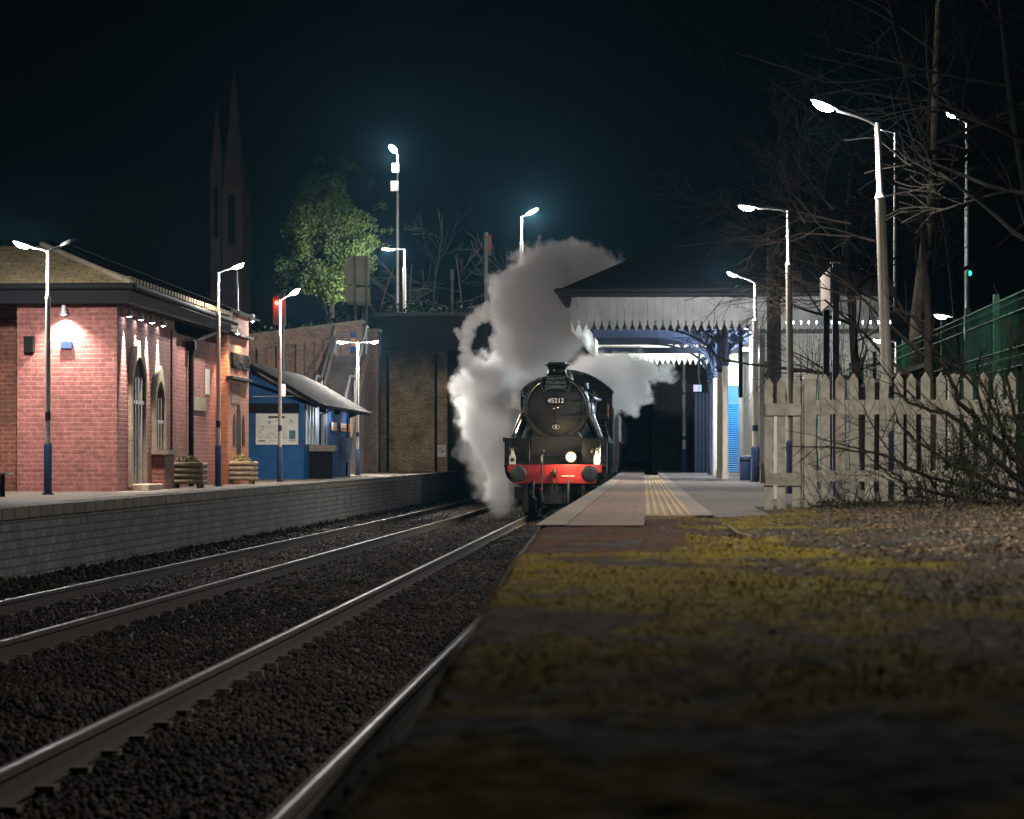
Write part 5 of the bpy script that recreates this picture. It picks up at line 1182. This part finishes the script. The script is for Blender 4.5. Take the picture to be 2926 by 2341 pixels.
def mesh_fence():
    x = 3.92; t = thing('mesh_fence', 'green welded mesh security fence running back beside the platform', 'fence', (x, 35, .95))
    ztop = 1.42+1.76; zb = .95; r = .002; ys = [20.6+2.45*i for i in range(17)]
    for i, y in enumerate(ys):
        k = MB(); k.b2((x+.02, y-.035, .9), (x+.085, y+.035, ztop+.1)); k.build('post', 'green', t)
    for a, b in zip(ys, ys[1:]):
        k = MB(); y = a+.03
        nstep = .055 if a < 36 else .12
        while y < b-.02: 
            k.add([(x-r, y-r, zb), (x+r, y-r, zb), (x, y+r, zb), (x-r, y-r, ztop), (x+r, y-r, ztop), (x, y+r, ztop)], [(0, 1, 4, 3), (1, 2, 5, 4), (2, 0, 3, 5)]); y += nstep
        for z in (zb+.05, zb+.25, zb+.75, zb+.95, zb+1.45, zb+1.65, ztop-.2, ztop-.02):
            k.b2((x-.012, a, z-.004), (x+.002, b, z+.004))
        for z in (zb+.15, zb+.85, zb+1.55, ztop-.1):       # pressed V folds
            k.add([(x-.035, a, z), (x-.035, b, z), (x-.03, b, z+.006), (x-.03, a, z+.006)], [(0, 1, 2, 3)])
        k.build('mesh_panel', 'green', t, recalc=False)
mesh_fence()
t = thing('railing', 'low black railing behind the picket fence', 'railing', (3.0, 34, .95)); k = MB()
for i in range(46): y = 30+i*.2; k.tube([(3.45, y, .93), (3.45, y, 2.6)], .012, 5)
k.build('bar', 'black', t); k = MB(); k.b2((3.43, 30, 2.55), (3.47, 39, 2.6)); k.b2((3.43, 30, 1.05), (3.47, 39, 1.1)); k.build('rail', 'black', t)
gs = at(2770, 781, 66); t = thing('green_signal', 'tiny green signal light glowing through the trees', 'signal', (gs.x, gs.y, gs.z))
k = MB(); k.b2((gs.x-.12, gs.y+.02, gs.z-.25), (gs.x+.12, gs.y+.2, gs.z+.25)); k.tube([(gs.x, gs.y+.1, .9), (gs.x, gs.y+.1, gs.z-.2)], .05, 8); k.build('signal_head', 'black', t); k = MB(); k.lathe((gs.x, gs.y, gs.z), [(0, -.02), (.05, -.01), (.07, .02)], 14, 'Y'); k.build('signal_lens', 'greenlight', t)

# ------------------------------------------------------------------ trees
def grow(k, tw, p, d, L_, r0, depth, R_, bend=.25, droop=0.0, spread=.9, nb=(2, 4), seg=5, twig=.010, minr=.004):
    pts = [p.copy()]; rs = [r0]; cur = p.copy(); dd = d.normalized()
    for i in range(seg):
        dd = (dd+Vector((R_.gauss(0, bend), R_.gauss(0, bend), R_.gauss(0, bend)-droop))*.35).normalized()
        cur = cur+dd*L_/seg; pts.append(cur.copy()); rs.append(max(minr, r0*(1-.55*(i+1)/seg)))
    (k if r0 > twig else tw).tube(pts, rs, 7 if r0 > .04 else (5 if r0 > .015 else 3), cap=False)
    if depth <= 0: return
    for j in range(R_.randint(*nb)):
        i = R_.randint(max(1, seg//3), seg); b = pts[i]
        ax = dd.orthogonal().normalized(); ax.rotate(Quaternion(dd, R_.random()*6.283))
        nd = (dd+ax*spread*R_.uniform(.5, 1.1)).normalized()
        grow(k, tw, b, nd, L_*R_.uniform(.5, .8), rs[i]*R_.uniform(.5, .72), depth-1, R_, bend, droop, spread, nb, seg, twig, minr)
def tree(label, base, H, r, depth, seed, lean=(0, 0), m='twig', trunk_m=None, droop=0, spread=.8, nb=(3, 4), bend=.22, group=None, name='bare_tree', extra=(), first=.45, minr=.004, limbs=10):
    t = thing(name, label, 'tree', base, group); R_ = random.Random(seed); b = Vector(base)
    k = MB(); tw = MB(); seg = 12; pts = [b.copy()]; dd = Vector((lean[0], lean[1], 1)).normalized(); cur = b.copy(); rs = [r*1.25]
    for i in range(seg):
        dd = (dd+Vector((R_.gauss(0, .05), R_.gauss(0, .05), .02))).normalized(); cur = cur+dd*H/seg; pts.append(cur.copy()); rs.append(r*(1-.78*(i+1)/seg))
    k.tube(pts, rs, 12, cap=False); k.build('trunk', trunk_m or m, t, smooth=True)
    k = MB()
    for j in range(limbs):
        i = int(seg*(first+(1-first)*j/limbs)); i = min(seg, max(1, i)); a = R_.random()*6.283
        nd = Vector((math.cos(a), math.sin(a), R_.uniform(.1, .9)))
        grow(k, tw, pts[i], nd, H*.38*R_.uniform(.7, 1.1)*(1-.3*j/limbs), rs[i]*.5, depth, R_, bend, droop, spread, nb, minr=minr)
    for (s, d_, L_, r_) in extra: grow(k, tw, Vector(s), Vector(d_), L_, r_, depth+1, R_, bend, droop, spread, nb, minr=minr)
    if k.v: k.build('limbs', m, t, smooth=True, recalc=False)
    if tw.v: tw.build('crown', m, t, recalc=False)
    return t
GT = 'bare trees standing beyond the picket fence'
b_ = at(2628, 1300, 40)
tree('pale barked bare tree behind the mesh fence, trunk lit down one side', (b_.x, b_.y, .9), 8.5, .15, 2, 5, trunk_m='birch', group=GT, first=.5, lean=(-.015, 0))
b_ = at(2330, 1250, 41)
def br(px, py, D): return tuple(at(px, py, D))
tree('twiggy bare tree reaching over the canopy roof beside the timber pole', (at(2480, 0, 40).x, at(2480, 0, 40).y, .9), 5.5, .10, 3, 21, group=GT, lean=(-.12, 0), first=.35, spread=.7, minr=.0032,
     extra=[(br(2440, 800, 39), (-1, 0, .35), 1.08, 0.025), (br(2440, 860, 38), (-1, .1, .05), 1.01, 0.022), (br(2420, 760, 38), (-1, -.2, .6), 0.94, 0.022), (br(2460, 720, 38.5), (-.9, 0, .9), 1.08, 0.025), (br(2400, 820, 38), (-1, 0, 0), 0.72, 0.019)])
tree('tall bare tree whose upper branches cross above the nearest lamp', (at(2790, 0, 33).x, at(2790, 0, 33).y, .9), 9, .075, 2, 33, group=GT, lean=(-.05, -.02), first=.4, spread=.75, m='twig_dark',
     extra=[(br(2700, 500, 31), (-1, -.1, .3), 1.87, 0.031), (br(2700, 430, 31), (-1, 0, -.05), 1.87, 0.031), (br(2650, 620, 32), (-1, 0, .2), 1.44, 0.025)])
tree('dark bare tree at the edge of the picture above the mesh fence', (at(2990, 0, 27).x, at(2990, 0, 27).y, .9), 8, .07, 2, 14, group=GT, lean=(-.06, 0), first=.3, m='twig_dark', spread=.8,
     extra=[(br(2960, 700, 26), (-1, 0, .5), 1.30, 0.031), (br(2960, 560, 26), (-1, 0, .2), 1.30, 0.031), (br(2960, 420, 26), (-1, .1, .5), 1.15, 0.031)])
# twigs catching the lamp light in front of the canopy
tree('slim bare tree with upturned lit twigs between the two right hand lamps', (at(2700, 0, 29).x, at(2700, 0, 29).y, .9), 5.2, .07, 2, 51, group=GT, first=.3, m='twig', lean=(-.16, 0), minr=.003,
     extra=[(br(2430, 640, 28), (-1, 0, .15), 1.15, 0.019), (br(2380, 600, 28), (-.8, 0, .7), 0.79, 0.015), (br(2300, 640, 28), (-.5, 0, 1), 0.50, 0.011), (br(2500, 690, 28), (-1, 0, .2), 0.86, 0.019), (br(2260, 560, 28), (-.2, 0, 1), 0.58, 0.009)])
# leafless trees over the bridge
GB = 'leafless trees on the road beyond the bridge'
for i, (px, H, lab) in enumerate(((1240, 7.6, 'leafless tree with upswept branches between two street lamps'), (1335, 5.5, 'thin leafless tree left of the station totem'), (1448, 6, 'thin leafless tree right of the station totem'), (1070, 5, 'thin leafless tree behind the road sign'), (1175, 5, 'thin leafless tree behind the straight armed street lamp'))):
    tree(lab, (at(px, 0, 118).x, at(px, 0, 118).y, 5.8), H, .07, 2, 60+i, m='twig_dark', group=GB, first=.3, spread=.5, minr=.007, limbs=7)
def leaves(k, c, n, rad, s, R_, squash=1.0):
    for _ in range(n):
        v = Vector((R_.gauss(0, 1), R_.gauss(0, 1), R_.gauss(0, 1))).normalized()*(R_.random()**.4); q = c+Vector((v.x*rad, v.y*rad, v.z*rad*squash))
        nn = Vector((R_.uniform(-1, 1), R_.uniform(-1, 1), R_.uniform(-1, 1))).normalized(); u = nn.orthogonal().normalized()*s*R_.uniform(.6, 1.3); w = nn.cross(u)*.6
        k.add([q+u, q+w, q-u, q-w], [(0, 1, 2, 3)])
def ivy_tree():
    D = 109; b = at(940, 880, D); t = thing('ivy_tree', 'dense ivy covered tree lit green behind the road sign', 'tree', (b.x, b.y, 5.8)); R_ = random.Random(9)
    k = MB(); c = MB(); k.tube([(b.x, b.y, 5.8), (b.x+.1, b.y, 8), (b.x-.1, b.y, 11)], [.2, .15, .07], 10)
    for i in range(74):
        a = R_.random()*6.283; u = R_.random()**.5; px = 925+(118+26*math.sin(a*3+1))*u*math.cos(a); py = 690+(165+18*math.cos(a*4))*u*math.sin(a)
        if px < 840 and py > 790: continue
        q = at(px, py, D+R_.uniform(-1.2, 1.2)); k.tube([(b.x, b.y, R_.uniform(7.5, 10)), q], [.05, .02], 5); leaves(c, q, 380, R_.uniform(.4, .7), .065, R_)
    for i in range(14):
        q = at(R_.uniform(880, 985), R_.uniform(770, 850), D-1.2); leaves(c, q, 260, .5, .065, R_)
    for i in range(16):
        a = R_.uniform(-.6, 1.9); px = 925+150*math.sin(a); py = 660-170*math.cos(a); q = at(px, py, D); e = q+Vector((math.sin(a), 0, math.cos(a)))*R_.uniform(.3, .7); k.tube([q, e], [.02, .01], 4); leaves(c, e, 26, .2, .04, R_)
    k.build('trunk', 'twig_dark', t); c.build('crown', 'leaf', t, recalc=False)
ivy_tree()
def hedge(name, label, x0, x1, y0, y1, z0, z1, m, n, s, seed, cat='hedge', grp=None):
    t = thing(name, label, cat, ((x0+x1)/2, (y0+y1)/2, z0), grp); R_ = random.Random(seed); c = MB(); k = MB()
    for i in range(n):
        x, y, z = R_.uniform(x0, x1), R_.uniform(y0, y1), z0+(z1-z0)*R_.random()**.7*(.75+.3*noise.noise(Vector((x0+i, 0, 0))))
        leaves(c, Vector((x, y, z)), 26, .3 if cat == 'hedge' else .16, s, R_)
        if i % 4 == 0: k.tube([(x, y, z0), (x+.05, y, z)], [.02, .008], 4, cap=False)
    k.build('stem', 'twig_dark', t, recalc=False); c.build('foliage', m, t, recalc=False); return t
hedge('hedge', 'dark roadside hedge behind the bridge parapet', at(1090, 0, 99).x, at(1400, 0, 99).x, 98, 100, 5.9, 7.9, 'leaf2', 330, .07, 1)
hedge('hedge', 'square clipped dark hedge behind the road sign posts', at(918, 0, 97).x, at(985, 0, 97).x, 97, 98.5, 5.3, 7.5, 'leaf2', 130, .06, 2)
hedge('hedge', 'rough dark undergrowth bank between the pub gable and the clipped hedge', at(705, 0, 100).x, at(915, 0, 100).x, 99, 102, 5.0, 7.2, 'leaf2', 300, .08, 3)
# bamboo like shrub in front of the cream wall
def bamboo():
    t = thing('bamboo_shrub', 'feathery evergreen shrub silhouetted before the cream wall', 'shrub', (3.4, 41, .93)); R_ = random.Random(6); k = MB(); c = MB()
    for i in range(46):
        px = R_.uniform(2285, 2490); D = R_.uniform(38, 44); b = at(px, 1300, D); top = at(px+R_.uniform(-25, 25), R_.uniform(935, 1060), D)
        mid = (b+top)/2+Vector((R_.uniform(-.08, .08), 0, 0)); k.tube([(b.x, b.y, .93), mid, top], [.009, .007, .003], 4, cap=False)
        for j in range(34):
            u = R_.uniform(.45, 1); q = Vector((b.x, b.y, .93)).lerp(top, u)+Vector((R_.gauss(0, .09), R_.gauss(0, .1), R_.gauss(0, .07)))
            a = R_.random()*6.28; L_ = R_.uniform(.03, .075); d = Vector((math.cos(a), math.sin(a)*.6, R_.uniform(-.8, .4))).normalized(); w = d.orthogonal().normalized()*.009
            c.add([q-w, q+d*L_*.5-w*.3, q+d*L_, q+d*L_*.5+w], [(0, 1, 2, 3)])
    k.build('stem', 'twig', t, recalc=False); c.build('foliage', 'leaf3', t, recalc=False)
bamboo()
# foreground leafless bush with thick dark branches, right
def bush():
    t = thing('leafless_bush', 'leafless bush with thick dark arching branches in front of the fence', 'bush', (3.2, 20, 1.0)); R_ = random.Random(8); k = MB(); tw = MB()
    root = at(2990, 1440, 21)
    for pts, r in (([(2990, 1430), (2860, 1330), (2720, 1190), (2640, 1170), (2545, 1120)], .034), ([(2990, 1400), (2800, 1210), (2740, 1150), (2690, 1040), (2655, 980), (2600, 900)], .03),
                   ([(2960, 1380), (2840, 1240), (2790, 1110), (2745, 1060)], .026), ([(3000, 1440), (2800, 1360), (2640, 1280), (2560, 1200)], .024),
                   ([(2980, 1440), (2700, 1380), (2520, 1300), (2360, 1275)], .022), ([(2990, 1420), (2870, 1240), (2820, 1130), (2790, 1040)], .022),
                   ([(2950, 1450), (2720, 1420), (2600, 1390), (2500, 1335)], .02), ([(2990, 1380), (2900, 1200), (2880, 1080), (2890, 960)], .024), ([(2990, 1360), (2920, 1200), (2930, 1000)], .02)):
        P_ = [at(x, y, 21.4-.12*i) for i, (x, y) in enumerate(pts)]; Q_ = []
        for i in range(len(P_)-1):
            for j in range(4): Q_.append(P_[i].lerp(P_[i+1], j/4)+Vector((R_.gauss(0, .012), R_.gauss(0, .02), R_.gauss(0, .012))))
        Q_.append(P_[-1]); n = len(Q_); k.tube(Q_, [r*(1-.75*i/n) for i in range(n)], 8, cap=False)
        for i in range(3, n, 2):
            d = (Q_[i]-Q_[i-1]).normalized()+Vector((R_.gauss(0, .4), R_.gauss(0, .4), R_.uniform(-.1, .7))); grow(k, tw, Q_[i], d, R_.uniform(.25, .6), .010, 1, R_, .3, minr=.003, twig=.008)
    for i in range(46):
        b = at(R_.uniform(2600, 3050), 1445, R_.uniform(19.5, 22.5)); d = Vector((R_.gauss(0, .45), R_.gauss(0, .3), 1)); grow(k, tw, Vector((b.x, b.y, .95)), d, R_.uniform(.3, .9), .009, 2, R_, .3, minr=.003, twig=.008)
    k.build('branches', 'twig_dark', t, smooth=True, recalc=False); tw.build('twigs', 'twig_dark', t, recalc=False)
    c = MB()
    for i in range(170):
        px = R_.uniform(2700, 2960); b = at(px, R_.uniform(1120+max(0, 2850-px)*1.1, 1440), R_.uniform(20.3, 22.5)); leaves(c, b, 9, .10, .018, R_)
    c.build('leaf_clusters', 'leaf2', t, recalc=False)
bush()
def brambles():
    R_ = random.Random(13)
    for nm, x0, x1, n, lab in (('bramble', 2330, 2520, 26, 'low tangle of dark brambles at the foot of the gate post'), ('bramble', 2480, 2760, 40, 'low tangle of dark brambles along the middle of the picket fence')):
        b = at((x0+x1)/2, 1440, 22.6); t = thing(nm, lab, 'bramble', (b.x, b.y, .95), 'brambles at the foot of the fence'); k = MB(); tw = MB(); c = MB()
        for i in range(n):
            b = at(R_.uniform(x0, x1), 1440, R_.uniform(21.6, 23.4)); grow(tw, tw, Vector((b.x, b.y, .93)), Vector((R_.gauss(0, .7), R_.gauss(0, .5), .7)), R_.uniform(.15, .42), .007, 1, R_, .4, droop=.2, minr=.0028)
            leaves(c, Vector((b.x, b.y, 1.0)), 10, .12, .014, R_, .5)
        tw.build('stems', 'twig_dark', t, recalc=False); c.build('foliage', 'leaf2', t, recalc=False)
brambles()
def sprig():
    b = at(2080, 1510, 18.0); t = thing('fallen_twig', 'pale fallen twig lying on the mossy ground', 'twig', (b.x, b.y, mossz(b.x, b.y))); R_ = random.Random(3); k = MB()
    P_ = [(2080, 1508), (2110, 1530), (2140, 1550), (2165, 1568)]; D_ = [17.2, 16.2, 15.2, 14.4]
    q = [at(p[0], p[1], d) for p, d in zip(P_, D_)]; q = [Vector((v.x, v.y, mossz(v.x, v.y)+.02)) for v in q]; k.tube(q, [.012, .01, .008, .004], 6); k.build('stem', 'stone_trim', t)
    k = MB(); k.tube([q[1], q[1]+Vector((.12, -.1, .05))], [.005, .002], 5); k.tube([q[2], q[2]+Vector((-.1, -.12, .03))], [.005, .002], 5); k.build('side_twig', 'stone_trim', t)
sprig()
# ------------------------------------------------------------------ steam
def volmat(name, col, dens, aniso=0.0):
    m = bpy.data.materials.new(name); m.use_nodes = True; N, L = m.node_tree.nodes, m.node_tree.links; N.clear()
    v = N.new('ShaderNodeVolumePrincipled'); o = N.new('ShaderNodeOutputMaterial')
    v.inputs['Color'].default_value = (*col, 1); v.inputs['Density'].default_value = dens; v.inputs['Anisotropy'].default_value = aniso
    L.new(v.outputs[0], o.inputs['Volume']); return m
def steammat(name, blobs, dens, soft=.22, amp=.42, wr=.5, sc=1.5):
    m = volmat(name, (.995, .99, .985), dens); N, L = m.node_tree.nodes, m.node_tree.links
    v = [x for x in N if x.type == 'PRINCIPLED_VOLUME'][0]; g = N.new('ShaderNodeTexCoord')
    def nz(s, d, r):
        n = N.new('ShaderNodeTexNoise'); n.inputs['Scale'].default_value = s; n.inputs['Detail'].default_value = d; n.inputs['Roughness'].default_value = r; L.new(g.outputs['Object'], n.inputs['Vector']); return n
    def vm(op, a_, b_):
        x = N.new('ShaderNodeVectorMath'); x.operation = op
        for i, q in enumerate((a_, b_)):
            if isinstance(q, (tuple, Vector)): x.inputs[i].default_value = tuple(q)
            elif isinstance(q, float): x.inputs['Scale'].default_value = q
            else: L.new(q, x.inputs[i])
        return x
    def mt(op, a_, b_):
        x = N.new('ShaderNodeMath'); x.operation = op
        for i, q in enumerate((a_, b_)):
            if isinstance(q, float): x.inputs[i].default_value = q
            else: L.new(q, x.inputs[i])
        return x.outputs[0]
    w = nz(sc*.6, 2, .6); off = vm('SUBTRACT', w.outputs['Color'], (.5, .5, .5)); off = vm('SCALE', off.outputs[0], wr*1.0); p = vm('ADD', g.outputs['Object'], off.outputs[0]).outputs[0]
    acc = None
    for px, py, rpx, D, *sq in blobs:
        r = rpx*D/7000*1.42; d = vm('DISTANCE', p, at(px, py, D)).outputs['Value']; f = mt('MULTIPLY_ADD', d, -1.0/r); f.node.inputs[2].default_value = 1.0
        f = mt('MULTIPLY', f, min(1.0, max(.45, r*1.6)))
        acc = f if acc is None else mt('MAXIMUM', acc, f)
    n = nz(sc*1.5, 6, .7); ns = mt('MULTIPLY_ADD', n.outputs['Fac'], amp); ns.node.inputs[2].default_value = -.5*amp
    t = mt('ADD', acc, ns)
    q = N.new('ShaderNodeMapRange'); q.interpolation_type = 'SMOOTHSTEP'; q.inputs['From Min'].default_value = .0; q.inputs['From Max'].default_value = soft; q.inputs['To Max'].default_value = dens
    L.new(t, q.inputs['Value']); L.new(q.outputs[0], v.inputs['Density']); return m
def steam(name, label, blobs, dens, soft=.22, amp=.42, wr=.5, sc=1.5, infl=1.0, res=.22):
    mb = bpy.data.metaballs.new('mb'); mb.resolution = res; mb.threshold = .1
    for px, py, rpx, D, *sq in blobs:
        e = mb.elements.new(); e.type = 'BALL'; e.co = at(px, py, D); r = rpx*D/7000*1.42+.26*infl; e.radius = r*1.42; e.stiffness = 4
    o = bpy.data.objects.new('mbo', mb); COL.objects.link(o); dg = bpy.context.evaluated_depsgraph_get()
    me = bpy.data.meshes.new_from_object(o.evaluated_get(dg)); bpy.data.objects.remove(o); me.name = name
    me.materials.clear(); me.materials.append(steammat(name, blobs, dens, soft, amp, wr, sc))
    ob = bpy.data.objects.new(name, me); COL.objects.link(ob)
    tag(ob, label, 'steam', kind='stuff'); return ob
steam('steam_plume', 'tall grey plume of steam billowing up from the chimney behind the canopy roof', [
    (1592, 1012, 34, 62.5), (1572, 960, 66, 63), (1535, 900, 92, 63.5), (1515, 970, 78, 64), (1560, 840, 95, 63.5), (1600, 900, 50, 64), (1610, 800, 70, 63.5), (1660, 780, 60, 63.5), (1590, 755, 38, 63.5), (1640, 742, 34, 63.5), (1700, 765, 42, 63.5), (1740, 770, 34, 63.5), (1700, 732, 22, 63.5), (1735, 738, 20, 63.5), (1765, 750, 20, 63.5),
    (1480, 840, 58, 63.5), (1448, 890, 40, 63.5), (1475, 985, 48, 65), (1520, 800, 46, 63.5), (1475, 1065, 62, 71), (1400, 1110, 66, 68.5), (1470, 1140, 80, 71.5), (1372, 1165, 55, 68.5), (1418, 1220, 66, 68.5), (1350, 1110, 38, 68.5), (1328, 1190, 24, 68.5), (1455, 1280, 56, 71), (1405, 1290, 44, 68.5), (1408, 1335, 36, 68.5), (1425, 1390, 30, 68.2), (1440, 1420, 20, 68)], 4.6, .2, 1.3, 1.0, 2.0)
import itertools
ring = [(1415, 880, 22), (1395, 888, 22), (1375, 900, 21), (1358, 914, 20), (1343, 932, 18), (1332, 952, 17), (1326, 974, 16), (1325, 996, 16), (1329, 1018, 17), (1338, 1040, 19), (1352, 1058, 22), (1372, 1072, 26), (1400, 1085, 32), (1425, 905, 20), (1310, 960, 10), (1304, 948, 8), (1350, 925, 14)]
steam('steam_wisp', 'curling wisp of warm lit steam ringing a dark gap beside the plume', [(a_, b_, c_, 62.6) for a_, b_, c_ in ring], 6.0, .2, .6, .3, 3.0, res=.14)
steam('steam_cloud', 'bright white steam drifting beneath the canopy above the coaches', [
    (1680, 1075, 48, 73.2), (1725, 1085, 52, 73.2), (1775, 1070, 46, 73.2), (1820, 1062, 36, 73.2), (1865, 1062, 28, 73.2), (1900, 1068, 22, 73.2), (1915, 1055, 13, 73.2), (1820, 1110, 36, 73.2), (1780, 1130, 38, 73.2), (1800, 1165, 22, 73.2), (1740, 1140, 40, 73.2)], 5.0, .26, 1.2, .7, 2.3)
steam('thin_steam_haze', 'thin steam drifting low over the empty track beside the locomotive', [
    (1400, 1260, 75, 62), (1420, 1360, 60, 62), (1390, 1310, 50, 61.8), (1330, 1290, 24, 61.5), (1300, 1283, 16, 61.5), (1430, 1430, 45, 61.5), (1640, 1040, 26, 61.3), (1665, 1060, 18, 61.3), (1620, 1020, 18, 61.5), (1655, 1030, 14, 61.3)], 1.6, .5, .9, .7, 1.8)

# ------------------------------------------------------------------ night air
k = MB(); k.b2((-70, -3, -.9), (40, 175, 42)); hz = k.build('haze', 'glass'); hz.data.materials.clear()
M['haze'] = volmat('night_haze', (.22, .60, .9), .00013, .85); hz.data.materials.append(M['haze'])
tag(hz, 'faint cool night mist glowing around the lamps', 'haze', kind='stuff')

# ------------------------------------------------------------------ world, night fill, camera
w = bpy.data.worlds.new('World'); scene.world = w; w.use_nodes = True
bg = w.node_tree.nodes['Background']; bg.inputs['Color'].default_value = (.40, .62, .75, 1); bg.inputs['Strength'].default_value = .0010
ms = bpy.data.lights.new('night_fill', 'SUN'); ms.energy = .006; ms.angle = R(12); ms.color = (.7, .85, 1)  # weak fill added to give form to the dark foreground
mo = bpy.data.objects.new('night_fill', ms); COL.objects.link(mo); mo.rotation_euler = (R(50), 0, R(-30))
cam = bpy.data.cameras.new('camera'); co = bpy.data.objects.new('camera', cam); COL.objects.link(co)
co.location = (0, 0, CAMZ); co.rotation_euler = (R(90), 0, TH)
cam.sensor_width = 36; cam.lens = F/2926*36; cam.shift_y = (HY-1170.5)/2926
cam.clip_end = 2000; cam.clip_start = .1
cam.dof.use_dof = True; cam.dof.focus_distance = 46; cam.dof.aperture_fstop = 4.2
scene.camera = co
scene.view_settings.view_transform = 'Standard'; scene.view_settings.look = 'None'; scene.view_settings.exposure = 0; scene.view_settings.gamma = 1
cy = scene.cycles
cy.max_bounces = 10; cy.diffuse_bounces = 3; cy.glossy_bounces = 3; cy.volume_bounces = 7; cy.transparent_max_bounces = 12
cy.sample_clamp_indirect = 4; cy.sample_clamp_direct = 0; cy.use_denoising = True; cy.caustics_reflective = False; cy.caustics_refractive = False
cy.volume_step_rate = .5
try: cy.use_light_tree = True
except Exception: pass
